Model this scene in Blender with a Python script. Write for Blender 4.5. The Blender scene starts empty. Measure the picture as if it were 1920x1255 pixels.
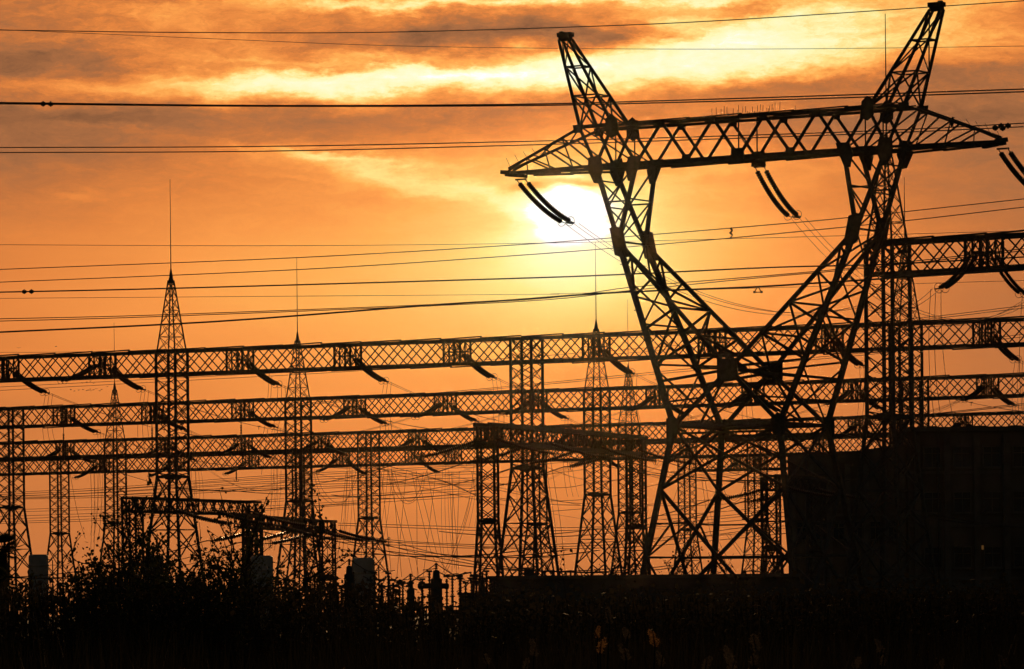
import bpy, math, random
from mathutils import Vector, Matrix
C = bpy.data.collections.new('scene_objects'); bpy.context.scene.collection.children.link(C)
sc = bpy.context.scene
# ---------------------------------------------------------------- camera
F = 8972.0; HOR = 1144.8; ROLL = math.radians(-0.5436); EYE = 3.0
cam = bpy.data.cameras.new('camera'); camo = bpy.data.objects.new('camera', cam); C.objects.link(camo)
camo.location = (0, 0, EYE)
camo.rotation_euler = (Matrix.Rotation(math.radians(90), 4, 'X') @ Matrix.Rotation(ROLL, 4, 'Z')).to_euler()
cam.sensor_width = 36; cam.lens = 36*F/1920; cam.shift_y = (HOR-627.5)/1920
cam.clip_start = 1; cam.clip_end = 20000
sc.camera = camo
CR, SR = math.cos(ROLL), math.sin(ROLL)
def ray(px, py):
    """pixel of the 1920 x 1255 photograph -> X/Y and (Z-EYE)/Y of that line of sight"""
    dx, dy = px-960, py-HOR
    return (dx*CR+dy*SR)/F, -(-dx*SR+dy*CR)/F
def at(px, py, Y):
    a, e = ray(px, py)
    return Vector((a*Y, Y, EYE+e*Y))
# ---------------------------------------------------------------- world: hazy sunset sky with cloud bands
W = bpy.data.worlds.new('World'); sc.world = W; W.use_nodes = True
nt = W.node_tree; nt.nodes.clear(); L = nt.links
def N(t, **k):
    n = nt.nodes.new(t)
    for a, b in k.items(): setattr(n, a, b)
    return n
def setin(n, i, v):
    if hasattr(v, 'links') or isinstance(v, bpy.types.NodeSocket): L.new(v, n.inputs[i])
    else: n.inputs[i].default_value = v
def M(op, a, b=0.0, c=None, clamp=False):
    n = N('ShaderNodeMath', operation=op, use_clamp=clamp); setin(n, 0, a); setin(n, 1, b)
    if c is not None: setin(n, 2, c)
    return n.outputs[0]
def V(op, a, b=None, s=None):
    n = N('ShaderNodeVectorMath', operation=op); setin(n, 0, a)
    if b is not None: setin(n, 1, b)
    if s is not None: n.inputs['Scale'].default_value = s
    return n.outputs['Value'] if op in ('DOT_PRODUCT', 'LENGTH') else n.outputs[0]
tc = N('ShaderNodeTexCoord'); sep = N('ShaderNodeSeparateXYZ'); L.new(tc.outputs['Generated'], sep.inputs[0])
dirv = tc.outputs['Generated']
az = M('ARCTAN2', sep.outputs[0], sep.outputs[1]); el = M('ARCSINE', sep.outputs[2])
P0 = N('ShaderNodeCombineXYZ'); L.new(M('MULTIPLY', az, F/1000), P0.inputs[0]); L.new(M('MULTIPLY', el, F/1000), P0.inputs[1])
P0 = P0.outputs[0]       # azimuth, elevation in units of 0.1115 rad
def skyp(px, py):
    a, e = ray(px, py); return a*F/1000, e*F/1000
def noise(vec, scale, detail=5, rough=.55, dist=0.0):
    n = N('ShaderNodeTexNoise'); L.new(vec, n.inputs['Vector'])
    n.inputs['Scale'].default_value = scale; n.inputs['Detail'].default_value = detail
    n.inputs['Roughness'].default_value = rough; n.inputs['Distortion'].default_value = dist
    return n
def mapped(vec, loc=(0,0,0), rot=0, scale=(1,1,1), t='POINT'):
    n = N('ShaderNodeMapping', vector_type=t); L.new(vec, n.inputs[0])
    n.inputs['Location'].default_value = loc; n.inputs['Rotation'].default_value = (0,0,math.radians(rot)); n.inputs['Scale'].default_value = scale
    return n.outputs[0]
# ragged, horizontally drawn-out coordinates for the cloud bands
st = mapped(P0, scale=(1, 3.6, 1))
w1 = noise(st, 3.2, 7, .62).outputs['Color']; w2 = noise(mapped(P0, loc=(3.3,1.7,0), scale=(1,2.2,1)), 14, 6, .65).outputs['Color']
wv = V('ADD', V('MULTIPLY', V('SUBTRACT', w1, (.5,.5,.5)), (.45, .10, 0)), V('MULTIPLY', V('SUBTRACT', w2, (.5,.5,.5)), (.13, .05, 0)))
PW = V('ADD', P0, wv)
PS = V('ADD', P0, V('MULTIPLY', wv, (.25,.35,0)))
def blob(px, py, sx, sy, amp, rot=0, src=None, p=1.0):
    x, y = skyp(px, py)
    m = mapped(src or PW, loc=(x, y, 0), rot=rot, scale=(sx/1000, sy/1000, 1), t='TEXTURE')
    d = V('DOT_PRODUCT', m, m)
    # m keeps z = 0
    if p != 1.0: d = M('POWER', d, p)
    return M('MULTIPLY', M('EXPONENT', M('MULTIPLY', d, -1.0)), amp)
blobs = [
 # broad glow round the sun and the orange band above the horizon (smooth)
 (1075,420,800,330,.22,0,P0), (1085,425,260,150,.13,0,P0), (1070,480,170,110,.10,0,P0), (450,560,660,190,.15,0,P0), (1060,540,330,120,.10,0,P0), (1000,880,900,180,.04,0,P0), (1800,700,350,300,-.05,0,P0),
 (900,760,800,160,.06,0,P0), (1500,560,300,200,.06,0,P0), (1700,560,350,260,-.03,0,P0), (1000,1000,1500,130,.03,0,P0),
 # sun seen through thin cloud
 (1088,408,46,34,.8,0,PS), (1065,378,34,34,.5,20,PS), (1022,395,34,24,.25,0,PS), (1070,436,60,18,.22,0,PS), (1078,405,100,70,.24,0,PS), (1090,347,40,6,-.3,-6,PS), (1010,350,50,9,-.25,4,PS),
 (1010,400,60,40,.12,0,PW),
 # bright bands
 (1160,126,580,48,.36,2,None), (840,152,460,34,.28,0,None), (1390,50,300,50,.34,3,None), (1050,8,600,15,.42,1,None), (1300,70,280,60,.12,0,None),
 (1450,120,190,40,.12,0,None), (1750,50,300,90,.24,5,None), (470,155,440,28,.27,2,None), (560,108,320,8,.10,0,None),
 (300,62,440,66,.19,0,None), (640,20,220,22,.14,0,None), (1250,215,300,12,.08,0,None), (620,296,120,9,.12,-8,None),
 (620,300,150,18,.10,-8,None), (730,325,200,30,.15,-8,None), (850,362,150,30,.13,-14,None), (560,345,110,8,.06,-8,None), (160,372,75,12,.09,-3,None),
 (240,255,120,7,.06,-10,None), (980,290,260,30,.05,0,None), (1350,360,300,60,.05,10,None), (1640,150,220,14,.08,4,None), (1300,330,140,20,.05,20,None),
 (0,160,420,230,-.07,0,P0), (1920,260,330,260,-.06,0,P0), (700,240,500,70,-.03,0,P0),
 # darker cloud banks
 (420,225,700,40,-.13,0,None), (60,125,230,38,-.15,0,None), (1050,212,300,14,-.13,0,None), (1520,168,350,18,-.22,3,None),
 (900,74,280,34,-.33,0,None), (1110,62,120,22,-.22,0,None), (520,32,110,18,-.12,0,None), (690,118,170,7,-.11,0,None),
 (1400,18,110,14,-.20,4,None), (1750,220,320,50,-.13,3,None), (1830,330,300,90,-.05,0,None), (1500,250,300,30,-.10,0,None),
 (30,40,200,50,-.08,0,None), (30,290,300,60,-.06,0,None), (330,15,90,12,-.1,0,None),
]
acc = None
for b in blobs:
    r = blob(b[0], b[1], b[2], b[3], b[4], b[5], b[6])
    acc = r if acc is None else M('ADD', acc, r)
# fine cloud texture, stronger high up, fading into the smooth haze near the horizon
hi_ = M('MULTIPLY_ADD', el, 22.0, -1.62, clamp=True)
f1 = M('SUBTRACT', noise(mapped(V('ADD', P0, V('MULTIPLY', wv, (.5,.5,0))), scale=(1,5.0,1)), 5.0, 10, .64, .3).outputs[0], .5)
f2 = M('SUBTRACT', noise(mapped(V('ADD', P0, V('MULTIPLY', wv, (.4,.4,0))), rot=-5, scale=(1,2.5,1)), 20, 10, .68, .8).outputs[0], .5)
f3 = M('SUBTRACT', noise(mapped(P0, loc=(9,2,0), scale=(1,3.5,1)), 2.2, 3, .5).outputs[0], .5)
tex = M('ADD', M('MULTIPLY', f1, .46), M('MULTIPLY', f2, .36))
f4 = M('SUBTRACT', noise(mapped(V('ADD', P0, V('MULTIPLY', wv, (.3,.3,0))), loc=(2,5,0), rot=-8, scale=(1,2.4,1)), 62, 6, .62, .9).outputs[0], .5)
tex = M('ADD', tex, M('MULTIPLY', f4, .16))
tex = M('MULTIPLY', tex, M('MULTIPLY_ADD', hi_, .92, .05))
B = M('ADD', M('ADD', acc, M('ADD', tex, M('MULTIPLY', f3, .10))), .435)
ramp = N('ShaderNodeValToRGB'); L.new(M('MULTIPLY', B, .8), ramp.inputs[0])
def lin(c): return tuple(((v/255)/12.92 if v/255 <= .04045 else ((v/255+.055)/1.055)**2.4) for v in c)+(1,)
stops = [(0,(70,46,34)),(.25,(140,92,60)),(.36,(168,107,66)),(.46,(198,117,62)),(.56,(227,133,64)),(.66,(247,152,73)),(.74,(254,172,84)),(.83,(255,200,110)),(.92,(255,226,138)),(1.02,(255,246,180)),(1.16,(255,252,212)),(1.25,(255,255,255))]
cr = ramp.color_ramp
cr.elements[0].position = 0; cr.elements[0].color = lin(stops[0][1]); cr.elements[1].position = 1; cr.elements[1].color = lin(stops[-1][1])
for p_, c_ in stops[1:-1]:
    e_ = cr.elements.new(p_*.8); e_.color = lin(c_)
# angular distance from the sun: away from it the dusk sky is a dim Nishita sky
SAZ, SEL = ray(1080, 400); SAZ = math.atan(SAZ); SEL = math.atan(SEL)
sund = Vector((math.sin(SAZ)*math.cos(SEL), math.cos(SAZ)*math.cos(SEL), math.sin(SEL)))
ca = V('DOT_PRODUCT', dirv, tuple(sund)); ang = M('ARCCOSINE', M('MINIMUM', ca, 1.0))
mr = N('ShaderNodeMapRange', interpolation_type='SMOOTHSTEP'); L.new(ang, mr.inputs[0])
mr.inputs[1].default_value = math.radians(11); mr.inputs[2].default_value = math.radians(38); mr.inputs[3].default_value = 0; mr.inputs[4].default_value = 1
sky = N('ShaderNodeTexSky', sky_type='NISHITA', sun_disc=False); sky.sun_elevation = SEL; sky.sun_rotation = SAZ
sky.dust_density = 3; sky.air_density = 1.5
bg1 = N('ShaderNodeBackground'); L.new(ramp.outputs[0], bg1.inputs[0]); bg1.inputs[1].default_value = 1.0
bg2 = N('ShaderNodeBackground'); L.new(sky.outputs[0], bg2.inputs[0]); bg2.inputs[1].default_value = SKYK = 0.014
mx = N('ShaderNodeMixShader'); L.new(mr.outputs[0], mx.inputs[0]); L.new(bg1.outputs[0], mx.inputs[1]); L.new(bg2.outputs[0], mx.inputs[2])
out = N('ShaderNodeOutputWorld'); L.new(mx.outputs[0], out.inputs[0])
# ---------------------------------------------------------------- sun
sl = bpy.data.lights.new('sun', 'SUN'); sl.energy = 2.0; sl.angle = math.radians(.55); sl.color = (1, .55, .24)
so = bpy.data.objects.new('sun', sl); C.objects.link(so); so.rotation_euler = (-sund).to_track_quat('-Z', 'Y').to_euler()
so.location = (0, 0, 100)
sc.view_settings.view_transform = 'Standard'; sc.view_settings.look = 'None'; sc.view_settings.exposure = 0; sc.view_settings.gamma = 1
sc.render.resolution_x = 1024; sc.render.resolution_y = 669
# ================================================================ helpers
R = random.Random(7)
ORD = ['first','second','third','fourth','fifth','sixth','seventh','eighth','ninth','tenth','eleventh','twelfth','thirteenth','fourteenth','fifteenth','sixteenth','seventeenth','eighteenth','nineteenth','twentieth']+['twenty-'+w for w in ('first','second','third','fourth','fifth','sixth','seventh','eighth','ninth')]+['thirtieth']
def mat(name, col, rough=.6, metal=0.0, scale=6.0, var=.35, bump=.15, spec=.3, transl=0.0, stretch=(1,1,1), emit=None):
    m = bpy.data.materials.new(name); m.use_nodes = True; n = m.node_tree; n.nodes.clear()
    o = n.nodes.new('ShaderNodeOutputMaterial'); b = n.nodes.new('ShaderNodeBsdfPrincipled')
    t = n.nodes.new('ShaderNodeTexCoord'); mp = n.nodes.new('ShaderNodeMapping'); mp.inputs['Scale'].default_value = stretch
    nz = n.nodes.new('ShaderNodeTexNoise'); nz.inputs['Scale'].default_value = scale; nz.inputs['Detail'].default_value = 5
    r = n.nodes.new('ShaderNodeValToRGB'); c = Vector(col[:3])
    r.color_ramp.elements[0].position = .3; r.color_ramp.elements[1].position = .7
    r.color_ramp.elements[0].color = tuple(c*(1-var))+(1,); r.color_ramp.elements[1].color = tuple(c*(1+var))+(1,)
    k = n.links.new
    k(t.outputs['Object'], mp.inputs[0]); k(mp.outputs[0], nz.inputs['Vector']); k(nz.outputs[0], r.inputs[0]); k(r.outputs[0], b.inputs['Base Color'])
    b.inputs['Roughness'].default_value = rough; b.inputs['Metallic'].default_value = metal; b.inputs['Specular IOR Level'].default_value = spec
    if bump:
        bp = n.nodes.new('ShaderNodeBump'); bp.inputs['Strength'].default_value = bump; bp.inputs['Distance'].default_value = .05
        k(nz.outputs[0], bp.inputs['Height']); k(bp.outputs[0], b.inputs['Normal'])
    if emit:
        b.inputs['Emission Color'].default_value = tuple(emit[0])+(1,); b.inputs['Emission Strength'].default_value = emit[1]
    s = b.outputs[0]
    if transl:
        tr = n.nodes.new('ShaderNodeBsdfTranslucent'); k(r.outputs[0], tr.inputs[0]); mi = n.nodes.new('ShaderNodeMixShader')
        mi.inputs[0].default_value = transl; k(s, mi.inputs[1]); k(tr.outputs[0], mi.inputs[2]); s = mi.outputs[0]
    k(s, o.inputs[0]); return m
STEEL = mat('weathered_galvanised_steel', (.10,.095,.09), .62, .25, 3, .3)
STEELF = mat('rusty_steel', (.09,.075,.06), .7, .1, 2, .4)
WIRE = mat('oxidised_aluminium_wire', (.10,.10,.10), .6, .3, 5, .2, 0)
PORC = mat('brown_glazed_porcelain', (.07,.045,.035), .35, 0, 4, .2, 0, .5)
GLAZ = mat('grey_green_glass_insulator', (.07,.085,.085), .3, 0, 4, .2, 0, .5)
GREYP = mat('grey_painted_tank', (.42,.43,.46), .5, 0, 1.5, .2, .1)
CONC = mat('stained_concrete', (.12,.11,.10), .9, 0, .5, .35, .4)
WALLM = mat('dull_rendered_wall', (.14,.125,.11), .9, 0, .25, .35, .3, stretch=(1,1,.3))
TRIM = mat('concrete_trim', (.15,.14,.13), .85, 0, 1, .25, .2)
GLASS = mat('dark_window_glass', (.05,.06,.08), .12, 0, 1, .1, 0, .7)
LITP = mat('lit_window_glass', (.5,.3,.12), .5, 0, 1, .1, 0, .3, emit=((1,.45,.12), .07))
SOIL = mat('dry_soil', (.07,.055,.04), .95, 0, .15, .4, .5)
LEAF = mat('leaf', (.028,.034,.014), .7, 0, 1.2, .4, 0, .2, .25)
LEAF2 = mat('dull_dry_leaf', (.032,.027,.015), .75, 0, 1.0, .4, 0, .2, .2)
GRASS = mat('reed_blade', (.03,.026,.015), .8, 0, .6, .4, 0, .2, .15)
PLUME = mat('reed_plume', (.15,.125,.09), .9, 0, 8, .3, 0, .1, .2)
PLUMEG = mat('sunlit_reed_plume', (.26,.15,.065), .9, 0, 8, .3, 0, .1, .5)  # lit copy of the plume: backlit orange glow put into its colour
BARK = mat('bark', (.06,.045,.035), .9, 0, 6, .3, .4, stretch=(1,1,.2))
FEATH = mat('dark_feathers', (.04,.035,.03), .8, 0, 20, .2, 0)

def frame(a, b, up=Vector((0,0,1))):
    d = (b-a); l = d.length; d = d/l if l > 1e-9 else Vector((0,0,1))
    if abs(d.dot(up)) > .98: up = Vector((1,0,0)) if abs(d.x) < .9 else Vector((0,1,0))
    s = d.cross(up).normalized(); t = s.cross(d).normalized(); return d, s, t
class MB:
    def __init__(s): s.v = []; s.f = []; s.sm = []
    def bar(s, a, b, w=.1, h=None, up=Vector((0,0,1)), w2=None):
        a = Vector(a); b = Vector(b); h = w if h is None else h; k = 1 if w2 is None else w2/w
        if (b-a).length < 1e-4: return s
        d, x, y = frame(a, b, up); n = len(s.v)
        for p, q in ((a,1),(b,k)):
            for i, j in ((-1,-1),(1,-1),(1,1),(-1,1)): s.v.append(p+x*(i*w*q/2)+y*(j*h*q/2))
        s.f += [(n+3,n+2,n+1,n),(n+4,n+5,n+6,n+7)]+[(n+i,n+(i+1)%4,n+4+(i+1)%4,n+4+i) for i in range(4)]
        s.sm += [0]*6; return s
    def angle(s, a, b, w, t, up):
        """L-section bar"""
        a = Vector(a); b = Vector(b); d, x, y = frame(a, b, up)
        s.bar(a+y*(w/2), b+y*(w/2), t, w, up); s.bar(a+x*(w/2+t/2+.002), b+x*(w/2+t/2+.002), w, t, up); return s
    def box(s, c, sx, sy, sz, rz=0):
        c = Vector(c); m = Matrix.Rotation(rz, 3, 'Z'); n = len(s.v)
        for k in (-1,1):
            for i, j in ((-1,-1),(1,-1),(1,1),(-1,1)): s.v.append(c+m@Vector((i*sx/2, j*sy/2, k*sz/2)))
        s.f += [(n+3,n+2,n+1,n),(n+4,n+5,n+6,n+7)]+[(n+i,n+(i+1)%4,n+4+(i+1)%4,n+4+i) for i in range(4)]; s.sm += [0]*6; return s
    def tube(s, pts, r, k=5, caps=True, closed=False):
        pts = [Vector(p) for p in pts]; n = len(s.v); m = len(pts)
        rr = r if isinstance(r, (list, tuple)) else [r]*m
        for i, p in enumerate(pts):
            a = pts[i-1] if (i or closed) else p; b = pts[(i+1) % m] if (i < m-1 or closed) else p
            d, x, y = frame(a, b)
            for j in range(k):
                t = 2*math.pi*j/k; s.v.append(p+x*(math.cos(t)*rr[i])+y*(math.sin(t)*rr[i]))
        for i in range(m if closed else m-1):
            o = ((i+1) % m)
            for j in range(k):
                s.f.append((n+i*k+j, n+i*k+(j+1)%k, n+o*k+(j+1)%k, n+o*k+j)); s.sm.append(1)
        if caps and not closed:
            s.f += [tuple(n+j for j in range(k))[::-1], tuple(n+(m-1)*k+j for j in range(k))]; s.sm += [0,0]
        return s
    def plate(s, poly, nrm, t):
        poly = [Vector(p) for p in poly]; nrm = Vector(nrm).normalized(); n = len(s.v); m = len(poly)
        for q in (-t/2, t/2): s.v += [p+nrm*q for p in poly]
        s.f += [tuple(range(n+m-1, n-1, -1)), tuple(range(n+m, n+2*m))]+[(n+i, n+(i+1)%m, n+m+(i+1)%m, n+m+i) for i in range(m)]; s.sm += [0]*(m+2); return s
    def quad(s, a, b, c, d):
        n = len(s.v); s.v += [Vector(a),Vector(b),Vector(c),Vector(d)]; s.f.append((n,n+1,n+2,n+3)); s.sm.append(0); return s
    def tri(s, a, b, c):
        n = len(s.v); s.v += [Vector(a),Vector(b),Vector(c)]; s.f.append((n,n+1,n+2)); s.sm.append(0); return s
    def mesh(s, name, m, origin=Vector((0,0,0))):
        me = bpy.data.meshes.new(name); me.from_pydata([tuple(p-origin) for p in s.v], [], s.f)
        me.polygons.foreach_set('use_smooth', [bool(x) for x in s.sm]); me.materials.append(m); me.update(); return me
    def build(s, name, m, parent=None, origin=None):
        """world coordinates in, one object out; a part's origin is its thing's base"""
        if origin is None: origin = base_of(parent) if parent else (s.v[0] if s.v else Vector((0,0,0)))
        o = bpy.data.objects.new(name, s.mesh(name, m, origin)); C.objects.link(o)
        if parent: o.parent = parent
        else: o.location = origin
        return o
def base_of(o):
    v = Vector(o.location)
    while o.parent: o = o.parent; v = v+Vector(o.location)
    return v
def tag(o, label, cat, group=None, kind=None):
    if label: o['label'] = label
    if cat: o['category'] = cat
    if group: o['group'] = group
    if kind: o['kind'] = kind
    return o
def thing(name, loc, label, cat, group=None, rz=0):
    o = bpy.data.objects.new(name, None); C.objects.link(o); o.location = loc; o.rotation_euler = (0,0,rz)
    o.empty_display_size = .5
    return tag(o, label, cat, group)
def children(o): return [c for c in C.objects if c.parent == o]
def copy_thing(o, parent=None):
    c = o.copy(); C.objects.link(c); c.parent = parent
    for ch in children(o): copy_thing(ch, c)
    return c
def lerp(a, b, t): return a+(b-a)*t
def xpan(mb, a0, a1, b0, b1, w, up=Vector((0,0,1)), off=None):
    """one X of bracing between chord a (a0-a1) and chord b (b0-b1)"""
    o = off or Vector((0,0,0))
    mb.bar(a0+o, b1+o, w, w*.6, up); mb.bar(b0-o, a1-o, w, w*.6, up)

# ================================================================ ground
g = MB(); n_ = 60
gx = [-900+i*1800/n_ for i in range(n_+1)]; gy = [-60+((j/n_)**2.2)*9060 for j in range(n_+1)]
for y in gy:
    for x in gx:
        g.v.append(Vector((x*(1+max(0,y)/900), y, .25*math.sin(x*.05)*math.sin(y*.04) if 150 > y > 0 else 0)))
for j in range(n_):
    for i in range(n_):
        a = j*(n_+1)+i; g.f.append((a, a+1, a+n_+2, a+n_+1)); g.sm.append(1)
tag(g.build('ground', SOIL, origin=Vector((0,0,0))), 'dark open ground under the switchyard', None, kind='structure')

# ================================================================ insulator strings (prototypes)
def sag_curve(L_, d, n, k=.62):
    """local curve: leaves the steel steeply, flattens towards the conductor"""
    out_ = []
    for i in range(n+1):
        t = i/n; x = L_*(t*.86+.14*t*t); z = -d*(1-(1-t)**1.38)
        out_.append(Vector((0, x, z)))
    return out_
def make_string(L_, d, sep, rad, lab=None, rings=True, segs=7):
    root = thing('insulator_string', (0,0,0), 'x', 'insulator string')
    crv = sag_curve(L_, d, 24)
    tot = sum((crv[i+1]-crv[i]).length for i in range(24)); ds = .17 if rad < .2 else .235; nd = int(tot*.86/ds)
    def pt(s_):
        k = 0
        while k < 23 and s_ > (crv[k+1]-crv[k]).length: s_ -= (crv[k+1]-crv[k]).length; k += 1
        return crv[k]+(crv[k+1]-crv[k]).normalized()*s_
    for sx in (-1, 1):
        off = Vector((sx*sep/2, 0, 0)); m = MB()
        m.tube([p+off for p in crv], rad*.18, 5)
        for i in range(nd):
            s0 = tot*.07+i*ds; a = pt(s0)+off; b = pt(s0+ds*.30)+off; c = pt(s0+ds*.62)+off; e = pt(s0+ds*.9)+off
            m.tube([a, b, c, e], [rad*.3, rad, rad*.4, rad*.25], segs)
        m.build('insulator', PORC if rad > .12 else GLAZ, root, origin=Vector((0,0,0)))
        if rings:
            e = pt(tot*.93)+off; dd = (crv[-1]-crv[-4]).normalized(); u = Vector((1,0,0)); w = dd.cross(u).normalized()
            MB().tube([e+u*math.cos(t)*.36+w*math.sin(t)*.36 for t in [2*math.pi*q/14 for q in range(14)]], .022, 4, closed=True).build('corona_ring', WIRE, root, origin=Vector((0,0,0)))
    y0, y1 = crv[1], crv[-1]
    MB().plate([y1+Vector((-sep/2-.12,-.05,.03)), y1+Vector((sep/2+.12,-.05,.03)), y1+Vector((.1,.42,-.05)), y1+Vector((-.1,.42,-.05))], (0,.2,1), .05).build('yoke_plate', STEEL, root, origin=Vector((0,0,0)))
    MB().bar(Vector((-sep/2-.1,0,0)), Vector((sep/2+.1,0,0)), .12).build('hanger', STEEL, root, origin=Vector((0,0,0)))
    return root
PROTO = {}; SGROUP = 'insulator strings tensioned off the lattice steelwork'
def string(key, loc, az_dir, label, group=SGROUP):
    """az_dir: unit plan vector the string runs towards; returns the world position of its far end"""
    if key not in PROTO:
        o = make_string(*key); PROTO[key] = o
    else: o = copy_thing(PROTO[key])
    rz = math.atan2(-az_dir.x, az_dir.y)
    o.location = loc; o.rotation_euler = (0,0,rz); tag(o, label, 'insulator string', group)
    return Vector(loc)+Vector((az_dir.x*(key[0]+.4), az_dir.y*(key[0]+.4), -key[1]-.05))

# ================================================================ conductors
def span_pts(a, b, sag, n=28):
    return [lerp(a, b, i/n)+Vector((0,0,-4*sag*(i/n)*(1-i/n))) for i in range(n+1)]
def bundle(a, b, sag, label, group, sep=.4, r=.022, cat='conductor', spacers=0, perp=None, nw=2):
    root = thing('conductor_bundle', a, label, cat, group)
    d = (b-a); p_ = perp or Vector((-d.y, d.x, 0)).normalized()
    for i in range(nw):
        off = p_*((i-(nw-1)/2)*sep)+Vector((0,0,-.0 if nw < 3 else .1*(i % 2)))
        MB().tube([q+off for q in span_pts(a, b, sag*(1+.03*i))], r, 4).build('wire', WIRE, root)
    pts = span_pts(a, b, sag)
    for k in range(spacers):
        q = pts[int((k+.7)/(spacers+.3)*27)]
        m = MB(); m.bar(q-p_*sep*.5, q+p_*sep*.5, .06); m.bar(q, q+Vector((0,0,-.35)), .05); m.build('spacer', STEEL, root)
    return root
def interp(pts, n=48):
    """smooth curve through pixel points (Catmull-Rom)"""
    P = [pts[0]]+list(pts)+[pts[-1]]; out_ = []
    m = len(pts)-1; per = max(2, n//m)
    for i in range(m):
        p0, p1, p2, p3 = P[i], P[i+1], P[i+2], P[i+3]
        for k in range(per):
            t = k/per
            out_.append(tuple(.5*((2*p1[c])+(-p0[c]+p2[c])*t+(2*p0[c]-5*p1[c]+4*p2[c]-p3[c])*t*t+(-p0[c]+3*p1[c]-3*p2[c]+p3[c])*t**3) for c in range(2)))
    out_.append(pts[-1]); return out_
def traced_wire(lines, Yl, Yr, r, label, group=None, parent=None, name='overhead_wire', cat='overhead wire', mat_=None):
    """a wire hung in the vertical plane whose distance runs from Yl (left of the frame) to Yr (right)"""
    root = None
    objs = []
    for ln in lines:
        ln = list(ln)     # carry wires that leave the picture on past its edges
        if ln[0][0] <= -30: k_ = 560/(ln[1][0]-ln[0][0]); ln.insert(0, (ln[0][0]-560, ln[0][1]-(ln[1][1]-ln[0][1])*k_))
        if ln[-1][0] >= 1950: k_ = 640/(ln[-1][0]-ln[-2][0]); ln.append((ln[-1][0]+640, ln[-1][1]+(ln[-1][1]-ln[-2][1])*k_))
        pts = interp(ln); xa, xb = pts[0][0], pts[-1][0]
        w = []
        # one straight plan line: solve for it so the wire hangs in a vertical plane
        A = at(0, 627, Yl); Bp = at(1920, 627, Yr); d = Bp-A
        for px, py in pts:
            a, e = ray(px, py); u = (a*A.y-A.x)/(d.x-a*d.y); Y = A.y+u*d.y
            w.append(Vector((a*Y, Y, EYE+e*Y)))
        objs.append(w)
    if len(objs) == 1:
        return tag(MB().tube(objs[0], r, 5).build(name, mat_ or WIRE, origin=objs[0][0]), label, cat, group)
    root = thing(name, objs[0][0], label, cat, group)
    for w in objs: MB().tube(w, r, 5).build('wire', mat_ or WIRE, root)
    return root
# ================================================================ the big pylon
PA = math.radians(31.07); PX, PD = 17.5355, 349.115
def PP(u, v, z): return Vector((PX+u*math.cos(PA)+v*math.sin(PA), PD-u*math.sin(PA)+v*math.cos(PA), EYE+z))
UD = Vector((math.cos(PA), -math.sin(PA), 0)); VD = Vector((math.sin(PA), math.cos(PA), 0))
pyl = thing('transmission_pylon', PP(0,0,-3), 'largest dark lattice pylon with two horns and a long crossarm, right of the sun', 'pylon')
HO = (13.37,1.35,35.75); HI = (10.54,1.35,35.75); AP = (15.35,0,43.0); BO = (12.02,1.42,32.85); BI = (8.55,1.42,32.85)
EL = (9.8,2.04,27.1); CG = (0,3.25,17.3); WA = (4.36,3.7,13.3); LO = (5.79,5.03,4.57); GR = (7.05,6.2,-3.1)
def node(t, su, sv): return PP(t[0]*su, t[1]*sv, t[2])
up = Vector((0,0,1))
# --- body below the waist
L1 = tuple(lerp(Vector(WA), Vector(LO), .53)); levels = [WA, L1, LO, GR]
for su in (-1,1):
    for sv in (-1,1):
        MB().bar(node(WA,su,sv), node(GR,su,sv), .36, .34, VD).build('leg', STEEL, pyl)
        a = node(GR,su,sv); MB().box(a+Vector((0,0,.2)), 1.1, 1.1, .7, PA).build('footing', CONC, pyl)
def face_pts(lv, face):
    if face[0] == 'v': return PP(-lv[0], face[1]*lv[1], lv[2]), PP(lv[0], face[1]*lv[1], lv[2])
    return PP(face[1]*lv[0], -lv[1], lv[2]), PP(face[1]*lv[0], lv[1], lv[2])
br = MB()
for face in (('v',-1),('v',1),('u',-1),('u',1)):
    nrm = VD if face[0] == 'v' else UD
    a0, b0 = face_pts(WA, face); a1, b1 = face_pts(L1, face); a2, b2 = face_pts(GR, face); am, bm = face_pts(LO, face)
    br.bar(a0+nrm*.02, b1+nrm*.02, .2, .12, nrm); br.bar(b0-nrm*.02, a1-nrm*.02, .2, .12, nrm)
    br.bar(a1+nrm*.02, b2+nrm*.02, .27, .15, nrm); br.bar(b1-nrm*.02, a2-nrm*.02, .27, .15, nrm)
    # crossing point of the big lower X
    wa_, wb_ = (b1-a1).length, (b2-a2).length; t = wa_/(wa_+wb_); X = lerp(a1, b2, t)
    tz = (X.z-a1.z)/(a2.z-a1.z); la, lb = lerp(a1,a2,tz), lerp(b1,b2,tz)
    br.bar(la, X, .16, .11); br.bar(lb, X, .16, .11)
    for (q0, q1, o2) in ((a1,a2,b2),(b1,b2,a2)):
        br.bar(lerp(q0,q1,tz*.5), lerp(q0,o2,t*.5), .12); br.bar(lerp(q0,q1,tz), lerp(q0,o2,t*.5), .12)
    br.bar(la, lerp(b1,a2,lerp(t,1,.5)), .13); br.bar(lb, lerp(a1,b2,lerp(t,1,.5)), .13)
    br.bar(lerp(a0,a1,.5), lerp(a0,b1,.28), .1); br.bar(lerp(b0,b1,.5), lerp(b0,a1,.28), .1)
lx = lerp(Vector(L1), Vector(GR), .42)
for s1, s2 in ((-1,-1),(1,-1),(1,1),(-1,1)):
    br.bar(PP(s1*lx[0] if s1 == s2 else 0, 0 if s1 == s2 else s2*lx[1], lx[2]), PP(0 if s1 == s2 else s1*lx[0], s2*lx[1] if s1 == s2 else 0, lx[2]), .13)
br.build('body_bracing', STEEL, pyl)
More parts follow.
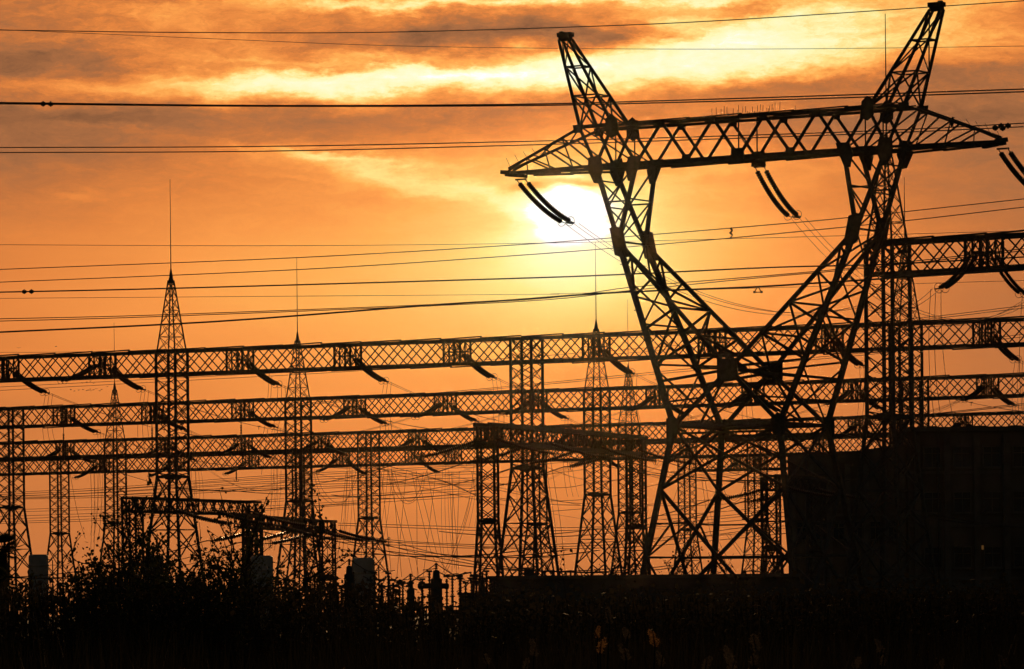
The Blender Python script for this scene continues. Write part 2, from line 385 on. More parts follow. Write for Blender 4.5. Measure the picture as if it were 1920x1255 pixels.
# --- waist girdle
m = MB()
for sv in (-1,1):
    m.bar(node(WA,-1,sv), node(WA,1,sv), .24, .24)
    m.bar(PP(-WA[0]-.1, sv*WA[1], WA[2]-.55), PP(WA[0]+.1, sv*WA[1], WA[2]-.55), .16, .16)
for su in (-1,1): m.bar(node(WA,su,-1), node(WA,su,1), .22, .22)
m.bar(node(WA,-1,-1), node(WA,1,1), .16); m.bar(node(WA,-1,1)+up*.03, node(WA,1,-1)+up*.03, .16)
m.build('waist_girdle', STEEL, pyl)
# --- V shaped window below the crossarm
lo_leg = Vector(WA); up_leg = Vector(EL)
for su in (-1,1):
    for sv in (-1,1):
        MB().bar(node(WA,su,sv), node(EL,su,sv), .36, .34, VD).build('upper_leg', STEEL, pyl)
        MB().bar(node(EL,su,sv), PP(0,sv*CG[1],CG[2]), .27, .26, VD).build('inner_brace', STEEL, pyl)
        MB().bar(PP(0,sv*CG[1],CG[2]), node(WA,su,sv), .27, .25, VD).build('lower_brace', STEEL, pyl)
m = MB(); s = MB()
def on(a, b, t): return tuple(Vector(a)*(1-t)+Vector(b)*t)
for su in (-1,1):
    for sv in (-1,1):
        # web between the main leg and the V brace, in the front and the back face
        for k, (tl, tv) in enumerate([(.86,.12),(.70,.30),(.52,.52),(.33,.74)]):
            m.bar(node(on(WA,EL,tl),su,sv), PP(su*on(EL,CG,tv)[0], sv*on(EL,CG,tv)[1], on(EL,CG,tv)[2]), .15 if k < 2 else .19, .12, VD)
        seq = [(0,.97),(1,.12),(0,.70),(1,.52),(0,.33),(1,.98)]
        pv = None
        for kind, t in seq:
            q = on(WA,EL,t) if kind == 0 else on(EL,CG,t)
            p = PP(su*q[0], sv*q[1], q[2])
            if pv: m.bar(pv, p, .15, .12, VD)
            pv = p
        m.bar(PP(0,sv*CG[1],CG[2]), node(on(WA,EL,.24),su,sv), .2, .15, VD)
        m.bar(node(on(WA,EL,.13),su,sv), PP(su*on(CG,WA,.5)[0], sv*on(CG,WA,.5)[1], on(CG,WA,.5)[2]), .13)
    # side faces: main legs and V braces tied front to back
    for A_, B_, ts, w in ((WA,EL,[0,.3,.55,.78,1],.15),):
        for i in range(len(ts)-1):
            p0, p1 = on(A_,B_,ts[i]), on(A_,B_,ts[i+1])
            xpan(s, PP(su*p0[0],-p0[1],p0[2]), PP(su*p1[0],-p1[1],p1[2]), PP(su*p0[0],p0[1],p0[2]), PP(su*p1[0],p1[1],p1[2]), .13, UD, UD*.02)
            if i in (1,3): s.bar(PP(su*p1[0],-p1[1],p1[2]), PP(su*p1[0],p1[1],p1[2]), .13)
    ts = [0,.3,.52,.74,1]
    for i in range(4):
        p0, p1 = on(EL,CG,ts[i]), on(EL,CG,ts[i+1])
        a0, a1, b0, b1 = PP(su*p0[0],-p0[1],p0[2]), PP(su*p1[0],-p1[1],p1[2]), PP(su*p0[0],p0[1],p0[2]), PP(su*p1[0],p1[1],p1[2])
        if i % 2: s.bar(a0, b1, .14)
        else: s.bar(b0, a1, .14)
        if i in (1,2): s.bar(a1, b1, .15)
s.bar(PP(0,-CG[1],CG[2]), PP(0,CG[1],CG[2]), .2); s.bar(PP(0,-CG[1],CG[2]+.5), PP(0,CG[1],CG[2]-.5), .15); s.bar(PP(0,-CG[1],CG[2]-.5), PP(0,CG[1],CG[2]+.5), .15)
for sv in (-1,1): 
    for su in (-1,1): s.bar(PP(0,sv*CG[1],CG[2]), PP(su*WA[0],-sv*WA[1]*.0,WA[2]), .14)
m.build('window_lattice', STEEL, pyl); s.build('side_lattice', STEEL, pyl)
# --- upper arms (between elbow and crossarm)
for su in (-1,1):
    m = MB()
    for sv in (-1,1):
        m.bar(node(EL,su,sv), node(BO,su,sv), .3, .26, VD); m.bar(node(EL,su,sv), node(BI,su,sv), .28, .25, VD)
        p = node(on(EL,BO,.52),su,sv); q = node(on(EL,BI,.52),su,sv)
        m.bar(p, q, .12); m.bar(p, node(BI,su,sv), .11); m.bar(q, node(on(EL,BO,.2),su,sv), .1)
    for T, ts in ((BO,[0,.45,.8]),(BI,[0,.55])):
        for i in range(len(ts)-1):
            p0, p1 = on(EL,T,ts[i]), on(EL,T,ts[i+1])
            xpan(m, PP(su*p0[0],-p0[1],p0[2]), PP(su*p1[0],-p1[1],p1[2]), PP(su*p0[0],p0[1],p0[2]), PP(su*p1[0],p1[1],p1[2]), .11, UD, UD*.02)
            m.bar(PP(su*p1[0],-p1[1],p1[2]), PP(su*p1[0],p1[1],p1[2]), .1)
    m.build('upper_arm', STEEL, pyl)
# --- crossarm box girder
m = MB(); TZ, BZ = 35.75, 32.85
def shingle(m, P_, Q_, w, h, seg, rise=.1):
    L_ = (Q_-P_).length; n = max(1, round(L_/seg))
    for i in range(n):
        a = lerp(P_,Q_,i/n); b = lerp(P_,Q_,(i+1.06)/n if i < n-1 else 1)
        m.bar(a+up*(.002*i), b+up*(rise*(.5+.5*R.random())), w, h)
m.bar(PP(-13.6,-1.42,TZ), PP(13.6,-1.42,TZ), .2, .2)
m.bar(PP(-13.6,1.42,TZ), PP(13.6,1.42,TZ), .2, .2)
for sv in (-1,1):
    shingle(m, PP(-13,sv*1.42,TZ+.13), PP(13,sv*1.42,TZ+.13), .16, .09, 4.2, .1)
    m.bar(PP(-12.3,sv*1.42,BZ), PP(12.3,sv*1.42,BZ), .24, .24)
    shingle(m, PP(-12,sv*1.42,BZ-.2), PP(12,sv*1.42,BZ-.2), .16, .12, 5.0, .12)
m.build('crossarm_chords', STEEL, pyl)
m = MB()
bots = [-12.02,-8.55,-4.28,0,4.28,8.55,12.02]; tops = [-13.37,-10.54,-6.4,-2.1,2.1,6.4,10.54,13.37]
for sv in (-1,1):
    w = .22 if sv < 0 else .2
    for i, b in enumerate(bots):
        for t in (tops[i], tops[i+1]): m.bar(PP(b,sv*1.42,BZ), PP(t,sv*1.42,TZ), w, w*.6, VD)
    for b in (-10.3, 10.3, 0): m.bar(PP(b,sv*1.42,BZ), PP(b,sv*1.42,TZ), .1)
    m.bar(PP(-13.2,sv*1.42,TZ), PP(-8.6,sv*1.42,BZ), .1); m.bar(PP(13.2,sv*1.42,TZ), PP(8.6,sv*1.42,BZ), .1)
m.build('crossarm_web', STEEL, pyl)
for z, hw_ in ((TZ,13.0),(BZ,11.6)):
    m = MB(); n_l = 6; pv = PP(-hw_,-1.42,z)
    for i in range(1, n_l+1):
        q = PP(-hw_+2*hw_*i/n_l, 1.42 if i % 2 else -1.42, z); m.bar(pv, q, .09); pv = q
    m.build('crossarm_lacing', STEEL, pyl)
# --- arm tips
for su in (-1,1):
    m = MB(); tz = 32.85
    for sv in (-1,1):
        tip = PP(su*20.55, sv*.22, tz); ho = node(HO,su,sv); bo = node(BO,su,sv)
        m.bar(ho, PP(su*20.2, sv*.3, tz+.32), .18, .17, VD); m.bar(bo, tip, .2, .18, VD)
        shingle(m, node((12.2,1.4,tz-.25),su,sv), PP(su*18.5, sv*.5, tz-.25), .2, .16, 3.0, .1)
        N_ = 4; B_ = [lerp(bo, tip, k/N_) for k in range(N_+1)]; T_ = [lerp(ho, PP(su*20.2,sv*.3,tz+.32), k/N_) for k in range(N_+1)]
        for k in range(N_):
            m.bar(T_[k+1] if k < 3 else T_[k], B_[k] if k < 3 else B_[k+1], .11)
            if k and sv < 0: m.bar(B_[k], T_[k], .08)
        m.bar(ho, bo, .16)
    for k in range(2,6,2):
        for lo_, hi2 in ((BO, tz), (HO, tz+.32)):
            u_ = lerp(lo_[0], 20.4, k/6); v_ = lerp(1.4, .25, k/6); z_ = lerp(lo_[2], hi2, k/6)
            u2 = lerp(lo_[0], 20.4, (k-2)/6); v2 = lerp(1.4, .25, (k-2)/6); z2 = lerp(lo_[2], hi2, (k-2)/6)
            m.bar(PP(su*u_,-v_,z_), PP(su*u_,v_,z_), .09); m.bar(PP(su*u2,-v2,z2), PP(su*u_,v_,z_), .09)
    m.bar(PP(su*20.0,-.35,tz), PP(su*20.9,-.2,tz+.1), .3, .3); m.bar(PP(su*18.9,0,tz-.3), PP(su*20.6,0,tz-.1), .5, .25)
    m.build('crossarm_tip', STEEL, pyl)
# --- horns
for su in (-1,1):
    m = MB()
    feet = {(a,sv): node(HO if a else HI, su, sv) for a in (0,1) for sv in (-1,1)}
    tops_ = {(a,sv): PP(su*(AP[0]+(.42 if a else -.42)), sv*.28, AP[2]-.45) for a in (0,1) for sv in (-1,1)}
    for k in feet: m.bar(feet[k], tops_[k], .22, .2, VD, w2=.17)
    ring = [((0,-1),(1,-1)),((1,-1),(1,1)),((1,1),(0,1)),((0,1),(0,-1))]
    ts = [0,.36,.69,1]
    for a, b in ring:
        for i in range(3):
            p0, p1 = lerp(feet[a],tops_[a],ts[i]), lerp(feet[a],tops_[a],ts[i+1]); q0, q1 = lerp(feet[b],tops_[b],ts[i]), lerp(feet[b],tops_[b],ts[i+1])
            if i == 0: xpan(m, p0, p1, q0, q1, .12, VD, VD*.015)
            elif (i+ring.index((a,b))) % 2: m.bar(p0, q1, .1)
            else: m.bar(q0, p1, .1)
            m.bar(p1, q1, .11)
    m.build('horn', STEEL, pyl)
    m = MB(); c = PP(su*AP[0],0,AP[2]-.1)
    m.box(c, 1.15, .62, .32, -PA); m.box(c-up*.3, .95, .5, .3, -PA); m.box(c+up*.2+UD*(.3*su), .3, .3, .14, -PA); m.build('horn_cap', STEEL, pyl)
# --- gusset plates
def gusset(pts, sv, w=.06):
    v = lambda z_, v_: v_
    MB().plate([PP(*p) for p in pts], VD, w).build('gusset_plate', STEEL, pyl)
for su in (-1,1):
    for sv in (-1,1):
        o_ = sv*.2
        def G(c, poly):
            gusset([(su*(c[0]+a), sv*c[1]+o_, c[2]+b) for a, b in poly], sv)
        G(BO, [(-.5,.75),(.5,.6),(.55,-.3),(.05,-1.3),(-.35,-1.35),(-.75,-.3)])
        G(BI, [(-.55,.5),(.55,.5),(.85,-.3),(.62,-1.3),(.15,-1.3),(-.3,-.3)])
        G(HI, [(-.45,.45),(.0,.85),(.55,.5),(.5,-.6),(.0,-.95),(-.6,-.7)])
        G(HO, [(-.4,.2),(.5,.2),(.4,-.4),(-.3,-.4)])
        G(EL, [(-.5,.9),(.05,1.1),(.62,1.0),(.2,-1.0),(-.45,-1.25),(-.95,-1.2)])
        G(WA, [(-.6,.35),(-.1,.75),(.5,.55),(.5,-.9),(-.35,-.9)])
        G((6.4,1.42,TZ), [(-.35,.1),(.35,.1),(.3,-.35),(-.3,-.35)]); G((2.1,1.42,TZ), [(-.35,.1),(.35,.1),(.3,-.35),(-.3,-.35)])
        G((4.28,1.42,BZ), [(-.4,-.1),(.4,-.1),(.3,.4),(-.3,.4)])
for sv in (-1,1):
    gusset([(a, sv*CG[1]+sv*.2, CG[2]+b) for a, b in ((-.85,.8),(.85,.8),(.85,-.8),(-.85,-.8))], sv, .1)
    gusset([(a, sv*1.42+sv*.2, BZ+b) for a, b in ((-.5,.6),(.5,.6),(.6,-.5),(-.6,-.5))], sv, .08)
# --- step bolts, small spikes against birds
for k in range(30):
    u = -2.4+k*.2+R.uniform(-.06,.06); v = R.choice((-1.42,1.42)); h = R.uniform(.35,.6)
    MB().bar(PP(u,v,TZ+.25), PP(u+R.uniform(-.03,.03),v,TZ+.25+h), .035).build('bird_spike', STEEL, pyl)
for su in (-1,1):
    for k in range(4):
        a = PP(su*(20.2-k*.75), 0, 33.2+k*.3); MB().bar(a, a+Vector((-.35,0,.8-.1*k)), .03).build('bird_spike', STEEL, pyl)
for k in range(24):
    t = k/24; a = PP(*[(-1 if i == 0 else -1 if i == 1 else 1)*x for i, x in enumerate(on(WA,EL,t))]); 
    MB().bar(a-UD*.2, a-UD*.42, .05).build('step_bolt', STEEL, pyl) if k % 3 == 0 else None
# --- its insulator strings
PG = 'insulator strings of the big pylon'
KEYP = (7.2,2.8,.74,.21)
ends_p = []
ends_p.append(string(KEYP, PP(-19.4,.1,32.35), VD, 'double insulator string hanging from the left crossarm tip, in front of the sun', PG))
ends_p.append(string((5.6,3.3,.74,.21), PP(.15,1.5,32.3), VD, 'double insulator string with round end rings under the middle of the pylon crossarm', PG))
ends_p.append(string(KEYP, PP(20.4,.1,32.35), VD, 'double insulator string under the right tip of the pylon crossarm, cut by the frame edge', PG))
# ================================================================ rows of lattice gantries
def plan_line(p1, p2, zt):
    A = []
    for px, py in (p1, p2):
        a, e = ray(px, py); Y = zt/e; A.append(Vector((a*Y, Y, 0)))
    return A[0], (A[1]-A[0]).normalized()
class Row: pass
def lattice_beam(P0, d, v, u0, u1, z1, z0, w, pan, cw=.2, dw=.085, posts=(), jag=.13):
    """box girder from u0 to u1 along d; returns chords+lacing in one mesh builder"""
    m = MB(); up = Vector((0,0,1)); E0 = Vector((0,0,EYE))
    pt = lambda u, vv, z: P0+d*u+v*vv+E0+up*z
    for vv in (0, w):
        for z, s_ in ((z1, 1), (z0, -1)):
            m.bar(pt(u0,vv,z), pt(u1,vv,z), cw, cw)
            n = max(1, round((u1-u0)/4.4))
            for i in range(n):
                a, b = u0+(u1-u0)*i/n, u0+(u1-u0)*(i+1.03)/n
                if b > u1: b = u1
                if s_ > 0: m.bar(pt(a,vv,z+cw*.62), pt(b,vv,z+cw*.62+jag*R.uniform(.3,1.2)), cw*.8, cw*.55)
                else: m.bar(pt(a,vv,z-cw*.62-jag*R.uniform(0,.9)), pt(b,vv,z-cw*.62), cw*.8, cw*.55)
    n = max(1, round((u1-u0)/pan)); p_ = (u1-u0)/n
    h = z1-z0
    for vv in (0, w):
        sh = 0.0
        k = -1
        while (k+sh)*p_ < (u1-u0):
            a = (k+sh)*p_; b = a+h
            for (aa, bb, za, zb) in ((a,b,z0,z1),(a,b,z1,z0)):
                if bb <= 0 or aa >= u1-u0: continue
                f0 = max(0, -aa/(bb-aa)); f1 = min(1, (u1-u0-aa)/(bb-aa))
                m.bar(pt(u0+aa+(bb-aa)*f0, vv+(.03 if za == z0 else -.03), lerp(za,zb,f0)), pt(u0+aa+(bb-aa)*f1, vv+(.03 if za == z0 else -.03), lerp(za,zb,f1)), dw, dw*.6, v)
            k += 1
    k = 0
    while k < n:
        a, b = u0+k*p_, u0+(k+1)*p_
        for z in (z1, z0):
            m.bar(pt(a,0,z), pt(b,w,z), dw*.8) if k % 2 else m.bar(pt(a,w,z), pt(b,0,z), dw*.8)
        k += 1
    return m, pt
def column_mesh(base, d, v, hu, hv, ztop, zfl, zg, spread, lw=.22, bw=.085, pan=1.35):
    """four-legged lattice column, straight above zfl and splayed below it"""
    m = MB(); E0 = Vector((0,0,EYE)); up = Vector((0,0,1))
    def c(su, sv, z):
        k = 1 if z >= zfl else lerp(1, spread, (zfl-z)/(zfl-zg))
        return base+d*(su*hu*k)+v*(sv*hv*k)+E0+up*z
    S = [(-1,-1),(1,-1),(1,1),(-1,1)]
    for su, sv in S:
        m.bar(c(su,sv,zfl), c(su,sv,ztop), lw, lw, v); m.bar(c(su,sv,zg), c(su,sv,zfl), lw*1.05, lw*1.05, v)
    zs = []; z = ztop; 
    while z > zfl+.3: zs.append(z); z -= pan
    zs.append(zfl); z = zfl; stp = pan*1.9
    while z > zg+stp*.7: z -= stp; stp *= 1.08; zs.append(max(z, zg))
    if zs[-1] > zg+.1: zs.append(zg)
    for i in range(4):
        a, b = S[i], S[(i+1) % 4]
        for k in range(len(zs)-1):
            w_ = bw if zs[k] > zfl+.01 else bw*1.5
            nn = v if a[1] == b[1] else d
            xpan(m, c(*a,zs[k]), c(*a,zs[k+1]), c(*b,zs[k]), c(*b,zs[k+1]), w_, nn, nn*.02)
            if abs(zs[k]-zfl) < .01: m.bar(c(*a,zs[k]), c(*b,zs[k]), bw*3, bw*3)
            elif zs[k] < zfl and k % 2 == 0: m.bar(c(*a,zs[k]), c(*b,zs[k]), bw)
    ce = base+E0+up*zfl; m.box(ce, hu*1.0, hv*1.0, .5, math.atan2(d.y, d.x))
    return m, c
def spire_mesh(base, d, v, hu, hv, z0, z1, lw=.12, bw=.055):
    m = MB(); E0 = Vector((0,0,EYE)); up = Vector((0,0,1)); S = [(-1,-1),(1,-1),(1,1),(-1,1)]
    def c(su, sv, z):
        k = lerp(1, .2, (z-z0)/(z1-z0)); return base+d*(su*hu*k)+v*(sv*hv*k)+E0+up*z
    for s_ in S: m.bar(c(*s_,z0), c(*s_,z1), lw, lw, v, w2=lw*.8)
    z = z0; zs = [z0]; st_ = 1.5
    while z < z1-.5: z += st_; st_ *= .93; zs.append(min(z, z1))
    for i in range(4):
        a, b = S[i], S[(i+1) % 4]
        for k in range(len(zs)-1):
            xpan(m, c(*a,zs[k]), c(*a,zs[k+1]), c(*b,zs[k]), c(*b,zs[k+1]), bw, v)
            if k % 2: m.bar(c(*a,zs[k]), c(*b,zs[k]), bw)
    top = base+E0+up*z1
    m.bar(top-up*.15, top+up*1.25, .42, .42, v, w2=.07); m.bar(top-up*.3, top-up*.1, .62, .62)
    return m
ROWN = {0:'nearest right', 1:'long upper', 2:'second', 3:'third', 4:'fourth', 5:'farthest short'}
rows = {}
def gantry(idx, p1, p2, zt, xr, cols, phases, hbeam=2.35, w=2.2, keyA=(6.8,2.2,.48,.185), keyT=(7.0,1.9,.48,.185), label='', zcol=None, pan=2.1, cat='gantry', dw=.105):
    P0, d = plan_line(p1, p2, zt); v = Vector((-d.y, d.x, 0))
    if v.y < 0: v = -v
    def u_at(px, off=0.0):
        py = p1[1]+(p2[1]-p1[1])*(px-p1[0])/(p2[0]-p1[0]); a, e = ray(px, py+15)
        Q = P0+v*off
        return (a*Q.y-Q.x)/(d.x-a*d.y)
    u0, u1 = u_at(xr[0]), u_at(xr[1])
    um = u_at(cols[0][0], w/2) if cols else (u0+u1)/2
    base = P0+d*um+v*(w/2)
    root = thing('lattice_gantry', base, label, cat, 'lattice gantries of the switchyard')
    z1, z0 = zt-.1, zt-hbeam
    breaks = [u0]+[u_at(c[0], w/2) for c in cols]+[u1]
    breaks = sorted(b for b in breaks if u0-.01 <= b <= u1+.01)
    pt = None
    for a, b in zip(breaks[:-1], breaks[1:]):
        if b-a < 1: continue
        m, pt = lattice_beam(P0, d, v, a+.02, b-.02, z1, z0, w, pan, cw=.22+.02*max(0,idx-1), dw=dw+.012*max(0,idx-1)); m.build('crossbeam', STEEL, root)
    for px, spire, rod in cols:
        uc = u_at(px, w/2); cb = P0+d*uc+v*(w/2); hu, hv = 1.12, w/2+.12
        m, c = column_mesh(cb, d, v, hu, hv, zt-.15, (zcol if zcol is not None else zt*.52), -3.1, 2.45)
        co = m.build('column', STEEL, root)
        if spire:
            zs = zt+spire; spire_mesh(cb, d, v, hu*.93, hv*.93, zt-.1, zs-1.2).build('spire', STEEL, co)
            t = cb+Vector((0,0,EYE+zs)); MB().bar(t-Vector((0,0,.2)), t+Vector((0,0,rod*.5)), .11, w2=.08).bar(t+Vector((0,0,rod*.5)), t+Vector((0,0,rod)), .075, w2=.045).build('lightning_rod', STEEL, co)
    r = Row(); r.away = []; r.toward = []; r.d = d; r.v = v; r.P0 = P0; r.u_at = u_at; r.z1 = z1; r.z0 = z0; r.pt = pt; r.w = w
    nA = nT = 0
    for k, (px, kinds) in enumerate(phases):
        u = u_at(px, w/2)
        m = MB()
        for j in range(4):
            uu = u-.9+j*.6
            for vv in (-.02, w+.02): m.bar(pt(uu,vv,z0-.1), pt(uu,vv,z1+.1), .2 if j in (0,3) else .12, .12, v)
            if j < 3:
                xpan(m, pt(uu,-.06,z0), pt(uu,-.06,(z0+z1)/2), pt(uu+.6,-.06,z0), pt(uu+.6,-.06,(z0+z1)/2), .07, v)
                xpan(m, pt(uu,-.06,(z0+z1)/2), pt(uu,-.06,z1), pt(uu+.6,-.06,(z0+z1)/2), pt(uu+.6,-.06,z1), .07, v)
                xpan(m, pt(uu,w+.06,z0), pt(uu,w+.06,z1), pt(uu+.6,w+.06,z0), pt(uu+.6,w+.06,z1), .07, v)
            m.bar(pt(uu,0,z0+hbeam*.5), pt(uu,w,z0+hbeam*.5), .1)
        m.build('attachment_frame', STEEL, root)
        za = zt-hbeam*.5
        if 'A' in kinds:
            e = string(keyA, pt(u,w+.1,za), v, '%s double string slanting right off the %s gantry beam, from the left' % (ORD[nA], ROWN[idx]), SGROUP); nA += 1
            r.away.append((u, e))
        if 'T' in kinds:
            e = string(keyT, pt(u,-.1,za), -v, '%s double string slanting left off the %s gantry beam, from the left' % (ORD[nT], ROWN[idx]), SGROUP); nT += 1
            r.toward.append((u, e))
    rows[idx] = r; r.root = root
    return r
gantry(0, (1725,448), (1920,436), 26.5, (1626,2700), [(1664,8.0,8.6)], [(1845,'AT')], keyA=(4.6,2.7,.42,.15), keyT=(5.2,2.9,.5,.16),
       label='nearest lattice gantry at the right edge, its beam just below the pylon elbow')
gantry(1, (0,669), (1920,596), 26.5, (-560,2600), [(322,8.3,9.0),(987,0,0),(1698,8.0,5.6)], [(10,'A'),(192,'AT'),(450,'A'),(652,'A'),(857,'A'),(1118,'A'),(1335,'A'),(1555,'A'),(1850,'A')],
       label='long lattice gantry with the highest full-width beam, crossing the whole picture behind the pylon')
gantry(2, (20,765), (1915,702), 26.5, (-420,2500), [(20,0,0),(559,8.4,9.2),(1119,8.4,9.2),(1716,0,0)], [(120,'A'),(286,'A'),(455,'A'),(665,'AT'),(835,'AT'),(1005,'AT'),(1232,'AT'),(1412,'AT'),(1602,'AT'),(1852,'AT')],
       label='second lattice gantry down, its full-width beam below the long upper one', keyA=(7.0,1.9,.48,.185))
gantry(3, (60,829), (1915,773), 26.5, (-420,2400), [(216,8.8,9.0),(691,0,0),(1179,8.7,9.2),(1690,0,0)], [(122,'AT'),(312,'AT'),(456,'AT'),(600,'AT'),(783,'AT'),(925,'AT'),(1075,'AT'),(1345,'AT'),(1455,'AT'),(1608,'AT'),(1806,'AT')],
       label='third full-width lattice gantry down, with a spire column above the left shrubs', keyA=(7.0,1.9,.48,.185), keyT=(7.0,1.9,.48,.185))
gantry(4, (50,862), (1640,818), 26.5, (-420,2300), [(111,0,0),(566,0,0),(1006,0,0),(1420,0,0)], [(190,'T'),(330,'T'),(470,'T'),(640,'AT'),(775,'A'),(850,''),(1120,'AT'),(1290,'T'),(1540,'')],
       label='fourth lattice gantry, its beam directly touching the underside of the third one', keyT=(7.3,2.4,.48,.185), keyA=(7.3,2.4,.48,.185), cat='gantry')
gantry(5, (1300,857), (1640,848), 26.5, (1300,2200), [(1288,0,0)], [(1385,'T'),(1420,'')], label='farthest small lattice gantry seen only between the legs of the pylon')
# hanging straight strings under the second row (jumper supports)
def hang(px, py, Y, n, label, group='vertical insulator strings', r=.16):
    p = at(px, py, Y); root = thing('hanging_insulator', p, label, 'hanging insulator', group); m = MB()
    up = Vector((0,0,1)); m.tube([p, p-up*(n*.2+.8)], .05, 5)
    for i in range(n):
        q = p-up*(.5+i*.2); m.tube([q, q-up*.05, q-up*.12, q-up*.17], [.06, r, .1, .06], 8)
    m.build('insulator', PORC, root); e = p-up*(n*.2+.8)
    MB().bar(e-Vector((.35,0,0)), e+Vector((.35,0,0)), .12).bar(e+Vector((-.35,0,0)), e+Vector((-.35,0,.35)), .07).bar(e+Vector((.35,0,0)), e+Vector((.35,0,.35)), .07).build('clamp', STEEL, root)
    MB().bar(p+up*.6, p, .08).build('hanger', STEEL, root)
    return e
he = []
for (px, py, Y, n, lb) in ((119,806,620,17,'vertical insulator string hanging near the left edge under the second beam'),(285,796,605,17,'vertical insulator string hanging just left of the tallest left spire column'),(452,790,598,17,'vertical insulator string hanging under the second beam right of the left spire'),
    (443,872,760,9,'short vertical insulator string below the fourth beam near the left low portal'),(279,872,765,9,'short vertical insulator string below the fourth beam beside the spire column'),(1397,892,500,19,'vertical insulator string hanging between the pylon legs')):
    he.append(hang(px, py, Y, n, lb))
# ---- conductors strung between the rows
CG_ = 'conductors strung from gantry to gantry'
def up_of(r, p): return (p-Vector((r.P0.x, r.P0.y, p.z))).dot(r.d)
for i in (0,1,2,3):
    A_, B_ = rows[i].away, rows[i+1].toward if rows[i+1].toward else rows[i+1].away
    cnt = 0
    for k, (u, e) in enumerate(A_):
        best = None
        for (u2, e2) in rows[i+1].toward:
            dd = abs((e2-e).dot(rows[i].d))
            if best is None or dd < best[0]: best = (dd, e2)
        if best and best[0] < 14: tgt = best[1]
        else:
            tgt = e+rows[i].v*(abs(rows[i+1].P0.y-rows[i].P0.y)*.82); tgt.z = EYE+24.5
        bundle(e, tgt, 3.4+.6*R.random(), '%s conductor pair sagging away behind the %s gantry beam, from the left' % (ORD[cnt], ROWN[i]), CG_, perp=rows[i].d.copy(), spacers=2); cnt += 1
# row 2 and row 3 towards strings without partner: conductors to the previous row
# ---- droppers: three thin wires falling from string ends
DG = 'dropper wires falling from string ends'
def dropper(e, dx, dz, label, n=3, bow=.8, sep=.45):
    root = thing('dropper', e, label, 'dropper wire', DG)
    for i in range(n):
        s_ = (i-(n-1)/2)*sep
        a = e+Vector((s_*.8, 0, 0)); b = e+Vector((dx+s_*1.5, R.uniform(-1,3), -dz))
        c = a*.5+b*.5+Vector((-bow*(1 if dx >= 0 else -1), 0, -dz*.08))
        pts = [a*(1-t)**2+c*(2*t*(1-t))+b*t*t for t in [q/12 for q in range(13)]]
        MB().tube(pts, .02, 4).build('wire', WIRE, root)
cnt = 0
for idx, name in ((1,'long upper'),(2,'second'),(3,'third')):
    for k, (u, e) in enumerate(rows[idx].away):
        if idx == 3 and k in (6,7): continue
        dropper(e, R.uniform(-1.5,.8), R.uniform(6,9) if idx == 1 else R.uniform(9,16), 'thin dropper wires falling from the %s right-slanting string of the %s beam' % (ORD[k], name)); cnt += 1
for k, (u, e) in enumerate(rows[0].toward+rows[0].away): dropper(e, .9, 11, 'three long dropper wires under the %s string of the nearest right gantry' % ('left-slanting' if k == 0 else 'right-slanting'))
# from the pylon strings to the nearest gantries
bundle(ends_p[0], at(1620,573,430), 3.0, 'three conductors running down right from the sunlit pylon string to the gantries', 'conductors of the big pylon', nw=3, sep=.55, r=.022)
bundle(ends_p[1], at(1930,563,420), 4.2, 'three conductors leaving the ringed middle string of the pylon down to the right', 'conductors of the big pylon', nw=3, sep=.55, r=.022)
bundle(rows[0].toward[0][1], at(1617,573,352), 1.0, 'two conductors running left from the nearest gantry string behind the right pylon elbow', 'conductors of the big pylon', nw=2, sep=.55, r=.022)
for k, (u, e) in enumerate(rows[4].away): bundle(e, e+rows[4].v*160+Vector((0,0,-9)), 2, '%s conductor pair running off behind the fourth gantry beam, counted from the left' % ORD[k], CG_, perp=rows[4].d.copy())
# ================================================================ low portals running away from the camera
PSG = 'insulator strings of the low side portals'
def portal(p1, p2, zt, h, w, colx, zfl, label, slabel, phases, lstr, key, lw=.16, cols_hw=.42, thick=.22):
    P0, d = plan_line(p1, p2, zt); v = Vector((-d.y, d.x, 0))     # d runs away and to the right, v to the left-away
    P0 = P0-v*w
    E0 = Vector((0,0,EYE)); up = Vector((0,0,1)); L_ = 0
    def u_at(px, off=0):
        py = p1[1]+(p2[1]-p1[1])*(px-p1[0])/(p2[0]-p1[0]); a, e = ray(px, py+10); Q = P0+v*off
        return (a*Q.y-Q.x)/(d.x-a*d.y)
    u0, u1 = u_at(p1[0], w), u_at(p2[0], w)
    root = thing('low_portal', P0+d*u0, label, 'low portal', 'low portals beside the long gantries')
    m, pt = lattice_beam(P0, d, v, u0, u1, zt-.1, zt-h, w, h*1.35, cw=thick, dw=.075+thick*.12, jag=.05)
    for q in range(6):
        uu = lerp(u0, u1, q/8)
        for vv in (-.02, w+.02): m.bar(pt(uu,vv,zt-h-.1), pt(uu,vv,zt), .1)
    m.build('crossbeam', STEEL, root)
    for uc in colx:
        uc = lerp(u0, u1, uc); cb = P0+d*uc+v*(w/2)
        mm, c = column_mesh(cb, d, v, cols_hw, w/2+.1, zt-.2, zfl, -3.1, 1.9, lw=lw, bw=.075, pan=1.1); mm.build('column', STEEL, root)
    n = 0
    for ph in phases:
        u = lerp(u0, u1, ph)
        for sgn, nm in ((-1,'right'),(1,'left')):
            if lstr == 'R' and sgn > 0: continue
            dirv_ = v*sgn
            e = string(key, pt(u, w+.1 if sgn > 0 else -.1, zt-h*.8), dirv_, '%s thick insulator string reaching %s from the %s' % (ORD[n//(2 if lstr != 'R' else 1)], nm, slabel), PSG)
            bundle(e, e+dirv_*22+Vector((0,0,-2.0)), 1.2, 'short conductor pair leading %s from the %s thick string of the %s' % (nm, ORD[n//(2 if lstr != 'R' else 1)], slabel), CG_)
            n += 1
    return P0, d, v, pt, u0, u1
